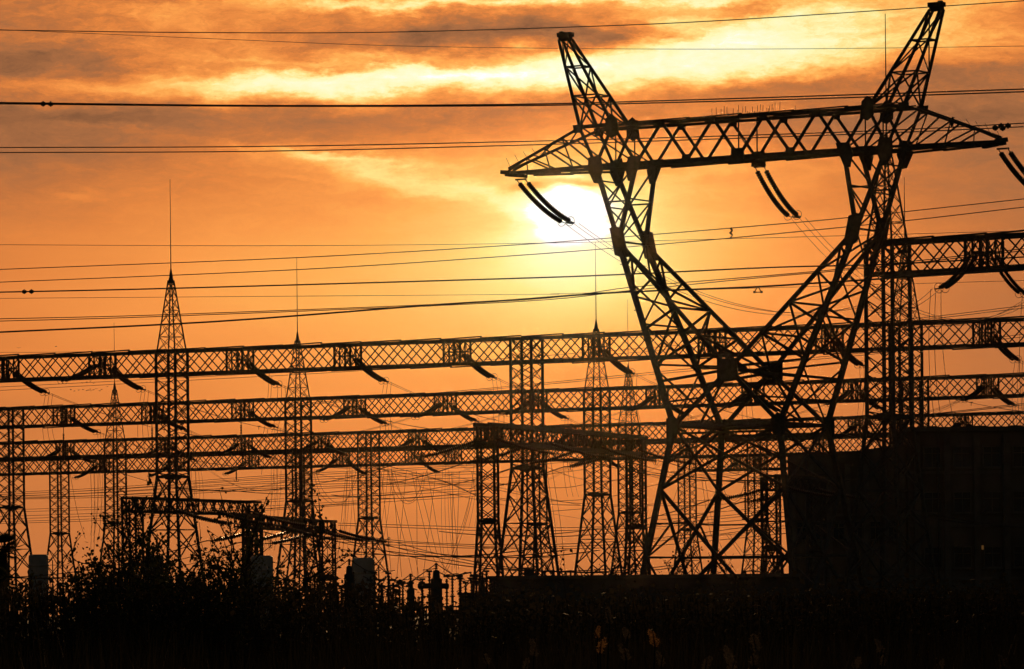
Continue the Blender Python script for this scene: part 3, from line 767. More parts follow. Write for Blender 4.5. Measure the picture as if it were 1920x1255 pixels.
pp = portal((889,795), (1188,820.5), 15, 1.45, 1.25, (.035,.97), 7.2, 'heavy dark portal in the middle, its thick beam sloping down to the right', 'central heavy portal', (.04,.36,.68,.94), 'LR', (5.4,1.35,.5,.18), thick=.22)
portal((228,932), (470,940.5), 8.0, .95, .85, (.04,.97), 3.4, 'small dark portal behind the left shrubs, beam sloping slightly down to the right', 'left low portal', (.3,.62,.9), 'R', (4.8,1.1,.42,.16), lw=.12, cols_hw=.5, thick=.12)
portal((440,965), (612,977), 6.9, .85, .8, (.12,.95), 2.6, 'small dark portal right of the left shrubs, standing lower than its neighbour', 'right low portal', (.35,.7,.97), 'LR', (4.4,1.0,.42,.16), lw=.12, cols_hw=.45, thick=.12)
portal((1432,890), (1530,897), 10.0, 1.1, .9, (.03,.9), 4.5, 'slim dark portal at the corner of the switch house, inside the right pylon legs', 'corner portal', (.15,.75), 'LR', (4.6,.9,.42,.16), lw=.14, cols_hw=.45, thick=.13)
# ================================================================ wires crossing the whole picture
OG = 'overhead wires crossing the sky'
T = traced_wire
T([[(-40,56),(325,61),(700,61),(1100,50),(1400,36),(1960,-1)]], 250, 230, .024, 'topmost thin wire, rising to the right above both horns', OG)
T([[(-40,54),(400,73),(700,85),(960,90),(1280,92.5),(1600,91),(1960,86)]], 420, 400, .022, 'very thin wire dipping right across the bright cloud band, passing behind the horns', OG)
T([[(-40,192),(480,198),(960,196),(1280,188),(1600,178),(1960,166)],[(-40,194.5),(480,199.5),(960,198.5),(1280,192),(1600,183),(1960,171)]], 200, 185, .028, 'thick double conductor crossing just above the pylon crossarm', OG, name='double_conductor', cat='double conductor')
T([[(-40,277),(480,275),(960,266),(1400,254),(1700,243),(1960,229)],[(-40,286.5),(480,284),(960,273),(1400,259),(1700,248),(1960,236)]], 230, 215, .026, 'double conductor with clearly separate wires crossing behind the crossarm lattice', OG, name='double_conductor', cat='double conductor')
T([[(-40,459),(500,461),(960,457),(1330,449),(1960,432)]], 560, 540, .03, 'thin nearly level wire passing just under the sun', OG)
T([[(-40,507),(555,483.5),(960,460),(1213,441),(1440,422),(1603,407),(1960,369)]], 330, 300, .03, 'upper one of two parallel wires rising right beneath the sun', OG)
T([[(-40,531),(555,506),(960,480),(1218,460),(1440,440),(1700,414),(1960,384)]], 330, 300, .03, 'lower one of two parallel wires rising right beneath the sun', OG)
T([[(-40,549),(320,541),(960,522.5),(1164,515),(1440,502),(1595,498),(1700,494),(1960,480)]], 300, 280, .045, 'medium wire with two dark clamps near its left end', OG)
T([[(-40,560),(960,552.5),(1050,551),(1400,541),(1960,525)]], 560, 540, .028, 'faint thin wire running level between two thicker ones left of the pylon', OG)
T([[(-40,599),(320,590),(960,564),(1191,538),(1440,517),(1622,500),(1960,462)],[(-40,603.5),(320,593),(960,566.5),(1191,544),(1440,519.5),(1622,503),(1960,466)]], 310, 290, .028, 'double wire rising right towards the nearest gantry beam', OG, name='double_conductor', cat='double conductor')
T([[(-40,625),(400,603.5),(800,573),(960,563),(1150,549),(1400,539),(1562,529),(1960,503)]], 270, 250, .05, 'thickest dark wire, rising from the left just above the long upper gantry', OG)
T([[(-40,661),(141,660),(500,652),(960,641),(1400,625),(1960,604)]], 700, 680, .03, 'thin wire running almost along the top edge of the long upper beam', OG)
T([[(-40,728),(352,708),(686,691),(751,686),(1180,655),(1960,590)],[(-40,734.5),(352,713.5),(686,695),(1180,662),(1960,594)]], 700, 640, .035, 'double wire rising right from under the long upper beam at the left edge', OG, name='double_conductor', cat='double conductor')
T([[(560,757),(880,731.5),(1237,697),(1510,672),(1668,657),(1960,622)],[(560,760),(880,734),(1237,701),(1510,676),(1668,661),(1960,627)]], 600, 560, .035, 'double wire passing low between the two upper beams and over the square pylon plates', OG, name='double_conductor', cat='double conductor')
T([[(1690,600),(1800,588),(1960,568)],[(1690,604),(1800,592),(1960,573)]], 420, 410, .028, 'short double wire rising to the right edge under the nearest gantry', OG, name='double_conductor', cat='double conductor')
T([[(1600,790),(1750,776),(1960,752)],[(1600,793),(1750,778),(1960,755)]], 520, 500, .04, 'double wire crossing the third beam at the right edge', OG, name='double_conductor', cat='double conductor')
# lower fan of wires, left and centre
fan = [((-40,926),(194,915),(520,891),(900,872)),((-40,929),(194,919),(520,898),(900,884)),((-40,932),(194,924),(520,906),(900,896)),((-40,934),(200,929),(520,915),(900,904)),
       ((-40,958),(300,947),(520,936),(900,915)),((-40,970),(200,962),(520,948),(900,925)),((-40,980),(200,972),(480,955),(700,941))]
NM = ['topmost','second','third','fourth','fifth','sixth','lowest']
for k, f in enumerate(fan):
    T([list(f), [(x, y+3.5+.8*(k % 3)) for x, y in f]], 700-20*k, 560-15*k, .028 if k > 3 else .034, '%s double line of the fan of low wires rising right behind the shrubs' % NM[k], 'low wires between the gantry columns', name='double_conductor', cat='double conductor')
low = [((634,981),(800,986),(960,990),(1200,985),(1480,960)),((634,985),(800,991),(960,996),(1200,990),(1480,968)),((630,1010),(800,1020),(960,1026),(1200,1018),(1480,985)),((630,1016),(800,1025),(960,1029),(1200,1025),(1480,1000)),((650,1000),(760,1015),(960,1022),(1200,1012),(1480,978))]
for k, f in enumerate(low):
    T([list(f)], 540-12*k, 520-12*k, .034, '%s of the low wires sagging across the gap in the middle, counted from the top' % ORD[k], 'low wires across the middle gap')
low2 = [((900,897),(1000,892),(1100,880),(1240,860),(1480,850)),((900,905),(1040,915),(1120,905),(1300,880),(1480,868)),((900,912),(1000,932),(1100,945),(1300,948),(1480,936)),((900,930),(1010,940),(1140,932),(1260,905),(1480,900)),((1020,960),(1150,950),(1300,940),(1480,922)),((880,918),(960,880),(1100,868),(1300,895),(1480,880)),((1220,968),(1350,960),(1480,946)),((1220,975),(1350,968),(1480,954)),((1220,1012),(1350,1004),(1480,990)),((700,878),(820,900),(900,930),(1000,944),(1100,948)),((720,872),(840,905),(910,940))]
for k, f in enumerate(low2):
    T([list(f)], 600-10*k, 590-10*k, .03, '%s thin wire crossing between the central portal and the pylon legs, counted from the top' % ORD[k], 'thin wires crossing behind the central portal')
# long slack jumper loops and diagonal droppers in the middle
R2 = random.Random(31)
loops = [[(588,885),(600,925),(625,946),(648,940),(662,905),(668,880)],[(592,885),(606,920),(630,943),(652,934),(668,900),(674,880)],[(727,880),(742,925),(765,945),(790,925),(798,890),(802,880)],[(733,880),(748,920),(768,941),(786,920),(794,885)],
 [(727,884),(742,950),(765,1040),(775,1086)],[(740,884),(757,950),(778,1040),(786,1086)],[(772,884),(786,950),(812,1045),(838,1070)],[(780,884),(800,960),(822,1045),(846,1075)],[(884,920),(868,980),(845,1045),(830,1075)],[(886,930),(872,985),(850,1045),(834,1078)],
 [(652,884),(648,960),(641,1060)],[(658,884),(664,960),(668,1000)],[(700,884),(690,930),(676,990)],[(842,884),(846,960),(853,1066)],[(846,884),(852,960),(860,1068)],
 [(1020,850),(1028,900),(1040,980),(1048,1075)],[(1030,850),(1040,910),(1052,990),(1060,1078)],[(1352,900),(1362,928),(1378,938),(1392,920),(1398,892)],[(1349,905),(1360,934),(1378,942),(1396,925),(1402,895)],[(1316,900),(1330,990),(1350,1040),(1372,1075)],[(1322,900),(1338,990),(1358,1035),(1380,1072)],[(1360,1000),(1385,1035),(1402,1060),(1408,1080)],[(1366,1000),(1392,1035),(1410,1060),(1414,1080)],
 [(170,888),(172,960),(170,1040)],[(176,888),(178,960),(176,1040)],[(505,700),(498,790),(480,880)],[(510,705),(504,790),(490,890)],[(130,880),(145,960),(160,1010)],[(1417,890),(1422,980),(1420,1075)],[(1424,890),(1428,980),(1428,1075)]]
for k in range(12):
    xa = 655+k*21+R2.uniform(-6,6); xb = xa+R2.uniform(-26,34); loops.append([(xa,884),(xa+(xb-xa)*.35,950),(xb,1082)])
loops.sort(key=lambda f: f[0][0])
for k, f in enumerate(loops):
    x = f[0][0]; where = 'left of the third-row columns' if x < 560 else 'behind the middle gap' if x < 900 else 'behind the central portal' if x < 1100 else 'between the pylon legs'
    form = 'slack looping jumper wire' if f[-1][1] < 960 and f[2][1] > 920 else 'long thin dropper wire'
    T([f], 640, 640, .028, '%s %s hanging %s, from the left' % (ORD[sum(1 for g_ in loops[:k] if (('left' if g_[0][0] < 560 else 'm' if g_[0][0] < 900 else 'c' if g_[0][0] < 1100 else 'p') == ('left' if x < 560 else 'm' if x < 900 else 'c' if x < 1100 else 'p')))], form, where), 'jumpers and droppers', name='dropper', cat='dropper wire')
# clamps, spacers and bird diverters on wires
def knob(px, py, Y, r, label, kind='wire_clamp'):
    p = at(px, py, Y); m = MB(); m.tube([p+Vector((-r*1.3,0,0)), p+Vector((-r*.9,0,0)), p+Vector((r*.9,0,0)), p+Vector((r*1.3,0,0))], [r*.5, r, r, r*.5], 8); m.bar(p+Vector((0,0,r*1.3)), p-Vector((0,0,r*1.3)), r*.8)
    tag(m.build(kind, STEEL, origin=p), label, 'wire clamp', 'clamps on the overhead wires')
knob(81,195,199.4,.085,'left clamp of the pair on the thick double conductor at the left edge'); knob(95,195.3,199.4,.085,'right clamp of the pair on the thick double conductor at the left edge')
knob(45.5,547.3,299.5,.11,'left clamp of the pair on the medium wire at the left edge'); knob(59,547,299.5,.11,'right clamp of the pair on the medium wire at the left edge')
for px, py, lb in ((1866,240,'leftmost of four small dampers on the double conductor beyond the right crossarm tip'),(1877,236.5,'second of four small dampers on the double conductor beyond the right crossarm tip'),(1880,240.5,'third of four small dampers on the double conductor beyond the right crossarm tip'),(1890,236,'rightmost of four small dampers on the double conductor beyond the right crossarm tip')): knob(px, py, 215, .1, lb, 'wire_damper')
p = at(1370,437,320); tag(MB().tube([p+Vector((0,0,.35)), p+Vector((.1,0,.15)), p+Vector((-.03,0,0)), p+Vector((.12,0,-.15)), p+Vector((0,0,-.33))], [.09,.07,.1,.06,.09], 6).build('hanging_tag', STEEL, origin=p), 'small dark twisted tag hanging between two wires right of the sun', 'wire tag')
p = at(1421,537,258); q = .32
tag(MB().bar(p, p+Vector((-q*.6,0,-q)), .05).bar(p, p+Vector((q*.6,0,-q)), .05).bar(p+Vector((-q*.6,0,-q)), p+Vector((q*.6,0,-q)), .05).bar(p+Vector((-q*.6,0,-q*1.15)), p+Vector((-q*.6,0,-q*.8)), .12).bar(p+Vector((q*.6,0,-q*1.15)), p+Vector((q*.6,0,-q*.8)), .12).build('triangular_spacer', STEEL, origin=p), 'small triangular spacer hanging under the thickest wire beside the pylon window', 'wire spacer')
# ================================================================ buildings
def hz(py, Y, px=960): return at(px, py, Y).z
YB = 392.0
bl = at(1478, 1000, YB); 
b = thing('switch_house', Vector((bl.x, YB, 0)), 'big dark rendered switch house filling the lower right, with a higher right block', 'building')
x0, x1, x2 = at(1478,1000,YB).x, at(1702,1000,YB).x, at(2120,1000,YB).x
zl = at(1478,853,YB).z; zm = at(1600,846,YB).z; zr = at(1702,832,YB).z; zh = at(1800,806,YB).z
dp = 26
def prism(poly, y0, y1, sk=0.0):
    m = MB(); n = len(poly); m.v = [Vector((x,y0,z)) for x,z in poly]+[Vector((x+sk*(y1-y0),y1,z)) for x,z in poly]
    m.f = [tuple(range(n)), tuple(range(2*n-1,n-1,-1))]+[(i,i+n,(i+1)%n+n,(i+1)%n) for i in range(n)]; m.sm = [0]*(n+2); return m
prism([(x0,0),(x1,0),(x1,zr),(at(1600,850,YB).x,zm),(x0,zl)], YB, YB+dp, .5).build('low_wing', WALLM, b)
prism([(x1+.004,0),(x2,0),(x2,zh+.1),(x1+.004,zh-.1)], YB-.4, YB+dp+2, .5).build('high_block', WALLM, b)
m = MB(); m.box((lerp(x1,x2,.5), YB-.45, zh+.05), x2-x1+.5, .5, .35); m.build('parapet', TRIM, b)
m = MB(); 
for z in (zl*.36, zl*.68): m.box(((x0+x1)/2-.1, YB-.06, z), x1-x0-.3, .14, .25)
for z in (zh*.3, zh*.55, zh*.8): m.box(((x1+x2)/2, YB-.47, z), x2-x1-.3, .16, .25)
m.build('string_course', TRIM, b)
for i in range(7):
    x = lerp(x0+.4, x1-.4, i/6); MB().box((x, YB-.09, zl*.48), .45, .2, zl*.94).build('pilaster', TRIM, b)
for i in range(8):
    x = lerp(x1+.8, x2-.4, i/7); MB().box((x, YB-.52, zh*.49), .5, .24, zh*.97).build('pilaster', TRIM, b)
def window(x, z, w_, h_, y, glass=GLASS, lab=None):
    f = MB()
    for s_ in (-1,1): f.box((x+s_*w_/2, y-.04, z), .1, .12, h_+.1); f.box((x, y-.045, z+s_*h_/2), w_+.2, .13, .1)
    f.box((x, y-.03, z), .06, .08, h_-.1); f.box((x, y-.035, z+h_*.18), w_-.1, .09, .06)
    fo = f.build('window', TRIM, b); MB().box((x, y-.012, z), w_-.1, .03, h_-.1).build('pane', glass, fo)
    MB().box((x, y-.1, z-h_/2-.1), w_+.4, .24, .08).build('sill', TRIM, fo)
    if lab: fo['label'] = lab
for j, z in enumerate((3.4, 8.2)):
    for i in range(6):
        x = lerp(x0+.4, x1-.4, (i+.5)/6)
        if not (j == 0 and i == 2): window(x, z if j == 0 else zl*.52+1.2, .9, 1.5, YB)
for j, z in enumerate((3.2, 7.0, 11.5, 15.2)):
    for i in range(7):
        x = lerp(x1+.8, x2-.4, (i+.5)/7); window(x, z, 1.4, 1.7, YB-.4)
xl = at(1841,1027,YB).x; MB().box((xl, YB-.62, at(1841,1027,YB).z), .16, .12, .34).build('wall_lamp', LITP, b)
MB().box((at(1560,1000,YB).x, YB-.05, 1.25), 1.6, .1, 2.5).build('door', STEEL, b)
for px_ in (1745, 1838, 1905):
    q = at(px_, 900, YB+6); MB().box((q.x, YB+6, zh+.2), .7, .7, .5).box((q.x, YB+6, zh+.5), .9, .9, .07).build('roof_vent', TRIM, b)
for px_ in (1512, 1655, 1760, 1882):
    q = at(px_, 1000, YB-.6); zt_ = (zl if px_ < 1700 else zh)-.4; MB().tube([Vector((q.x, YB-.7, .2)), Vector((q.x, YB-.7, zt_))], .07, 6).build('downpipe', STEEL, b)
# low flat-roofed building across the middle
YW = 300.0
wl, wr = at(917,1083,YW), at(1500,1078,YW)
b = thing('low_store', Vector((wl.x, YW, 0)), 'long low flat-roofed store behind the reeds, spanning the middle in front of the columns', 'building')
prism([(wl.x,0),(wr.x,0),(wr.x,wr.z-.1),(wl.x,wl.z-.1)], YW, YW+9).build('wall', CONC, b)
m = MB(); m.bar(wl+Vector((-.15,-.1,-.02)), wr+Vector((.1,-.1,-.02)), .35, .22); m.build('roof_edge', TRIM, b)
for i in range(6):
    x = lerp(wl.x, wr.x, (i+.5)/6); MB().box((x, YW-.03, 1.4), 1.1, .1, 2.2).build('door', STEELF, b)
wl2, wr2 = at(862,1116,YW-6), at(935,1116,YW-6)
b = thing('brick_kiosk', Vector((wl2.x, YW-6, 0)), 'small lower kiosk attached left of the long low store', 'building')
prism([(wl2.x,0),(wr2.x,0),(wr2.x,wl2.z),(wl2.x,wl2.z)], YW-6, YW-2).build('wall', CONC, b)
MB().box(((wl2.x+wr2.x)/2, YW-4, wl2.z+.08), wr2.x-wl2.x+.3, 4.3, .14).build('roof', TRIM, b); MB().box(((wl2.x+wr2.x)/2, YW-6.03, 1.1), .9, .08, 2.1).build('door', STEELF, b)
c0 = at(992,1070,YW+2); b = thing('roof_box', Vector((c0.x, YW+2, wl.z-.1)), 'small square roof box standing on the long low store', 'roof box')
MB().box(Vector((c0.x, YW+2, wl.z+.22)), .62, .62, .62).build('box', STEEL, b); MB().box(Vector((c0.x, YW+2, wl.z+.58)), .75, .75, .08).build('lid', STEEL, b)
# ================================================================ switchyard apparatus
def tank(px, py, wpx, Y, label, cap=True):
    """upright cylindrical tank with lid rim, collar, base and a few fittings"""
    p = at(px, py, Y); r = wpx/2*Y/F; root = thing('upright_tank', Vector((p.x, Y, 0)), label, 'tank', 'upright grey tanks'); z = p.z
    o = Vector((p.x, Y, 0)); up = Vector((0,0,1))
    MB().tube([o+up*.5, o+up*(z-.25), o+up*(z-.08), o+up*z], [r, r, r*.97, r*.8], 22).build('body', GREYP, root)
    MB().tube([o+up*(z-1.0), o+up*(z-.98), o+up*(z-.86), o+up*(z-.84)], [r*1.01, r*1.1, r*1.1, r*1.01], 22).build('collar', GREYP, root)
    MB().box(o+up*.25, r*2.5, r*2.5, .5).build('plinth', CONC, root)
    m = MB(); m.tube([o+Vector((r*.9,-.2,z-.4)), o+Vector((r*1.45,-.2,z-.5)), o+Vector((r*1.5,-.2,1.0))], .05, 6)
    for k in range(9): m.bar(o+Vector((r*1.02,-.35,1+k*.5)), o+Vector((r*1.02,-.05,1+k*.5)), .04)
    m.build('pipe', STEEL, root)
tank(72,1040,37,400,'pale boxy tank at the far left, behind the palm','')
tank(289,1041,36,395,'grey tank half hidden behind the left shrubs')
tank(491,1042,42,300,'grey tank with a collar, right of the shrubs')
tank(681,1046,40,300,'grey tank beneath the third-row column in the gap')
def post_ins(m, p, h, r=.14, n=8, k=8):
    up = Vector((0,0,1)); m.tube([p, p+up*h], r*.5, 6)
    for i in range(n):
        q = p+up*(h*(i+.2)/n); m.tube([q, q+up*.03, q+up*.08], [r*.5, r, r*.5], k)
def disconnector(px, py, Y, label, flip=1, wide=1.0):
    p = at(px, py, Y); up = Vector((0,0,1)); o = Vector((p.x, Y, 0)); H_ = p.z
    root = thing('disconnect_switch', o, label, 'disconnect switch', 'disconnect switches along the yard')
    s_ = MB(); 
    for dx in (-wide, 0, wide): s_.bar(o+Vector((dx,0,0)), o+Vector((dx,0,H_*.55)), .22)
    s_.bar(o+Vector((-wide-.3,0,H_*.55)), o+Vector((wide+.3,0,H_*.55)), .24, .2); s_.bar(o+Vector((-wide,0,.4)), o+Vector((0,0,H_*.5)), .08); s_.build('support', STEEL, root)
    for dx in (-wide, 0, wide):
        i_ = MB(); post_ins(i_, o+Vector((dx,0,H_*.58)), H_*.34); i_.build('post_insulator', PORC, root)
    a = MB(); a.bar(o+Vector((-wide,0,H_*.94)), o+Vector((wide*.9*flip,-.2,H_*.99)), .09); a.tube([o+Vector((wide*t,0,H_*.93+.25*math.sin(t*3)+.1)) for t in (-1.6,-1.2,-.8,-.4,0,.4,.8,1.2,1.6)], .035, 5)
    for dx in (-wide,0,wide): a.box(o+Vector((dx,0,H_*.95)), .4, .3, .14)
    a.build('switch_arm', STEEL, root)
def post(px, py, Y, label, h2):
    p = at(px, py, Y); o = Vector((p.x, Y, 0)); root = thing('post_insulator', o, label, 'post insulator', 'single insulator posts in the yard')
    MB().bar(o, o+Vector((0,0,p.z-h2)), .16).box(o+Vector((0,0,p.z-h2)), .34, .34, .08).build('stand', STEEL, root)
    m = MB(); post_ins(m, o+Vector((0,0,p.z-h2+.04)), h2-.1, .13, max(4, int(h2/.2))); m.build('insulator', PORC, root)
    MB().box(p, .36, .2, .12).bar(p+Vector((-.4,0,.08)), p+Vector((.4,0,.16)), .05).build('cap', STEEL, root)
PX_ = [522,546,574,590,617,672,702,728,755,792,805,848,873,893,912,927]
for k, px in enumerate(PX_): post(px, 1082+22*math.sin(k*1.7)*.5+(8 if px < 700 else 0), 286+(k*7) % 16, '%s single insulator post along the yard skyline, counted from the left' % ORD[k], 1.1+.5*((k*3) % 4)/3)
i = 0
for px, py, Y, wd in ((715,1080,290,.7),(742,1092,285,.8),(770,1086,300,.7),(862,1072,292,.8),(884,1077,300,.7),(905,1083,296,.6),(640,1092,290,.7),(600,1098,296,.8),(560,1100,290,.8),(530,1104,288,.7),(452,1108,290,.9)):
    disconnector(px, py, Y, '%s disconnect switch along the yard skyline, counted from the left' % ORD[sorted([715,742,770,862,884,905,640,600,560,530,452]).index(px)], 1 if i % 2 else -1, wd); i += 1
def breaker(px, py, Y, wpx, label, cyl=None):
    p = at(px, py, Y); o = Vector((p.x, Y, 0)); r = wpx/2*Y/F; up = Vector((0,0,1))
    root = thing('circuit_breaker', o, label, 'circuit breaker', 'circuit breakers with level drums')
    MB().tube([o, o+up*(p.z-.5), o+up*(p.z-.45), o+up*p.z], [r, r*.9, r*.6, r*.5], 12).build('column', STEELF, root)
    if cyl:
        a = at(cyl[0], cyl[2], Y); b_ = at(cyl[1], cyl[2], Y)
        MB().tube([a, a+Vector((.06,0,0)), b_-Vector((.06,0,0)), b_], [.1,.17,.17,.1], 14).build('drum', STEEL, root)
    m = MB(); post_ins(m, o+up*(p.z-.05), .5, .12, 4); m.build('bushing', PORC, root)
    m = MB(); m.tube([o+Vector((-1.6,0,p.z-.7)), o+Vector((-1.0,0,p.z-.3)), o+Vector((0,0,p.z+.4)), o+Vector((.9,0,p.z-.2)), o+Vector((1.7,0,p.z-.55))], .03, 4); m.build('lead', WIRE, root)
breaker(818,1070,284,24,'circuit breaker with a level drum in the open gap, left of the low store',(783,842,1099))
breaker(770,1090,282,16,'thin circuit breaker column between the third-row column and the drum',None)
breaker(655,1062,286,22,'circuit breaker standing just left of the grey tank under the third-row column',None)
breaker(470,1100,280,18,'circuit breaker with a level drum at the foot of the collared grey tank',(440,504,1112))
breaker(905,1088,292,16,'circuit breaker column beside the left end of the low store',None)
# small fittings behind the low store
for k,(px,w_) in enumerate(((1005,26),(1035,30),(1070,18),(1412,30))):
    p = at(px,1076,YW+14); o = Vector((p.x, YW+14, 0)); root = thing('busbar_rack', o, ['low busbar rack showing over the store beside the roof box','second low busbar rack over the store roof','third low busbar rack over the store roof, near the column foot','low busbar rack over the store roof inside the pylon legs'][k], 'busbar rack', 'busbar racks behind the store')
    m = MB(); h = w_/2*YW/F
    for dx in (-h,0,h): m.bar(o+Vector((dx,0,0)), o+Vector((dx,0,p.z-.3)), .12)
    m.bar(o+Vector((-h-.2,0,p.z-.3)), o+Vector((h+.2,0,p.z-.3)), .12); m.build('support', STEEL, root)
    for dx in (-h,0,h): q = MB(); post_ins(q, o+Vector((dx,0,p.z-.28)), .4, .1, 4); q.build('post_insulator', PORC, root)
    MB().tube([o+Vector((-h*1.5,0,p.z-.1)), o+Vector((-h,0,p.z+.16)), o+Vector((0,0,p.z+.2)), o+Vector((h,0,p.z+.14)), o+Vector((h*1.6,0,p.z-.15))], .045, 5).build('busbar', WIRE, root)
# pipe railing in the gap
a, b_ = at(700,1139,270), at(862,1139,270); root = thing('yard_fence', Vector((a.x,270,0)), 'low dark fence crossing the open gap left of the kiosk', 'fence')
m = MB()
for zz in (.4, a.z-.5, a.z): m.bar(Vector((a.x,270,zz)), Vector((b_.x,270,zz)), .09)
m.build('rail', STEEL, root)
for k in range(14):
    x = lerp(a.x, b_.x, k/13); MB().bar(Vector((x,270,0)), Vector((x,270,a.z+.1)), .07).build('post', STEEL, root)
# ================================================================ birds
def bird(p, s, ang, name, label, cat, group=None, wings=True):
    root = thing(name, p, label, cat, group, ang) if wings else None
    m = MB()
    m.tube([Vector((-s*.5,0,0)), Vector((-s*.25,0,.02*s)), Vector((0,0,.03*s)), Vector((s*.25,0,.06*s)), Vector((s*.36,0,.1*s)), Vector((s*.5,0,.06*s))], [s*.03,s*.09,s*.13,s*.09,s*.08,s*.01], 8)
    m.build('body', FEATH, root, origin=Vector((0,0,0)))
    for sg in (-1,1):
        MB().plate([Vector((s*.15,sg*s*.05,.05*s)), Vector((s*.2,sg*s*.5,.28*s)), Vector((s*.02,sg*s*.95,.15*s)), Vector((-s*.02,sg*s*.5,.2*s)), Vector((-s*.18,sg*s*.05,.04*s))], (0,0,1), s*.03).build('wing', FEATH, root, origin=Vector((0,0,0)))
    return root
BL = [(570,437),(600,432),(625,425),(648,440),(677,403),(490,483),(515,493),(545,487),(575,483),(600,490),(612,487),(625,480),(630,492),(648,485),(665,478),(690,492),(703,482),(743,462),(130,195),(387,185)]
b0 = None
for x, y in BL:
    p = at(x/3.69, 600+y/3.69, 560+R.uniform(-30,30)); lb = 'tiny dark bird of the distant flock flying below the long upper beam at the left' if y > 300 else ('tiny lone bird in the open sky above the long beam, near the left edge' if x < 200 else 'tiny lone bird in the sky just left of the left spire')
    if b0 is None: b0 = bird(p, .26, R.uniform(0,6), 'flying_bird', lb, 'bird', 'distant flock of birds')
    else:
        c = copy_thing(b0); c.location = p; c.rotation_euler.z = R.uniform(0,6); c['label'] = lb
        if y <= 300: del c['group']
# perched bird on the right crossarm
q = at(1785.5,232,PP(15.6,-.9,34).y); root = thing('perched_bird', q, 'dark bird perched upright on the right slope of the pylon crossarm', 'bird')
MB().tube([q+Vector((-.06,0,-.28)), q+Vector((-.03,0,-.1)), q+Vector((0,0,.08)), q+Vector((.02,0,.25)), q+Vector((.03,0,.33)), q+Vector((.04,0,.42)), q+Vector((.03,0,.48))], [.03,.1,.16,.13,.08,.1,.03], 10).build('body', FEATH, root)
MB().tube([q+Vector((.12,0,.42)), q+Vector((.22,0,.40))], [.035,.008], 5).build('beak', FEATH, root)
MB().bar(q+Vector((0,0,-.02)), q+Vector((0,0,-.3)), .03).bar(q+Vector((.06,0,-.02)), q+Vector((.06,0,-.3)), .03).build('leg', FEATH, root)
# ================================================================ plants
def leaf(m, p, s, rr):
    a = Vector((rr.gauss(0,1), rr.gauss(0,1), rr.gauss(0,1)-.4)).normalized(); b = a.cross(Vector((rr.gauss(0,1), rr.gauss(0,1), rr.gauss(0,1)))).normalized()
    m.quad(p, p+a*s*.45+b*s*.36, p+a*s, p+a*s*.45-b*s*.36)
def shrub(px, top, halfpx, Y, label, n_stem=7, dens=1.0, name='shrub', seed=1, leafs=.075, lm=None, cat='shrub', group='leafy shrubs in front of the yard', low=.25):
    rr = random.Random(seed); T_ = at(px, top, Y); H_ = T_.z; hw = halfpx*Y/F; o = Vector((T_.x, Y, 0))
    root = thing(name, o, label, cat, group); st_ = MB(); lf = MB()
    def twig(p, d, L_, r, depth):
        n = max(2, int(L_/.25)); pts = [p.copy()]
        for i in range(n):
            d = (d+Vector((rr.gauss(0,.10), rr.gauss(0,.10), rr.gauss(0,.05)+(.04 if depth == 0 else .02)))).normalized(); p = p+d*(L_/n); pts.append(p.copy())
            hfrac = p.z/H_
            if depth == 0 and i > n*low and rr.random() < .9:
                sd = (d+Vector((rr.gauss(0,.8), rr.gauss(0,.8), rr.gauss(.0,.35)))).normalized(); twig(p, sd, L_*rr.uniform(.12,.3)*(1.15-.5*i/n), r*.45, 1)
            if depth == 1 and rr.random() < .45: twig(p, (d+Vector((rr.gauss(0,.7), rr.gauss(0,.7), rr.gauss(0,.5)))).normalized(), L_*.45, r*.5, 2)
            nl = (0 if (depth == 0 and i < n*.3) else rr.choice((1,2,3)) if depth else rr.choice((0,1,2)))
            for _ in range(int(nl*dens+rr.random())):
                leaf(lf, p+Vector((rr.gauss(0,.05), rr.gauss(0,.05), rr.gauss(0,.05))), leafs*rr.uniform(.6,1.3), rr)
        st_.tube(pts, [max(.004, r*(1-.8*k/n)) for k in range(n+1)], 4 if depth else 5, caps=False)
    for s_ in range(n_stem):
        a = rr.uniform(0, 6.283); k = math.sqrt(rr.random()); hx = hw*k*math.cos(a); L_ = H_*rr.uniform(.72,1.0)*(1-.25*k)
        if s_ == 0: hx = 0; k = 0; L_ = H_*1.0
        d = Vector((hx, hw*k*math.sin(a)*.7, L_)).normalized()
        twig(o+Vector((rr.gauss(0,.12), rr.gauss(0,.12), 0)), d, L_, .045*H_/5, 0)
    st_.build('stem', BARK, root); lf.build('foliage', lm or LEAF, root); return root
SH = [(128,1068,24,92,5,'low leafy shrub between the palm and the dense shrub clump'),(168,1020,30,90,8,'leafy shrub with loose outer twigs, left of the small portal'),(205,970,34,96,12,'tallest leafy shrub of the left clump, in front of the small portal column'),(250,985,34,92,12,'leafy shrub at the right end of the left clump'),
      (300,1062,34,88,8,'broad low shrub filling the space between the two shrub clumps'),(352,980,26,94,9,'slender leafy shrub at the left of the right clump'),(385,948,30,98,11,'tall leafy shrub reaching up to the small portal beam'),(428,945,32,96,12,'tall leafy shrub at the right end of the right clump'),
      (458,1000,24,90,9,'leafy shrub beside the collared grey tank'),(215,1060,60,84,12,'wide low shrub at the foot of the left clump'),(395,1060,60,85,12,'wide low shrub at the foot of the right clump')]
for k, (px, top, hw, Y, ns, lb) in enumerate(SH): shrub(px, top-14, hw, Y, lb, ns+3, 1.8, seed=20+k, leafs=.085)
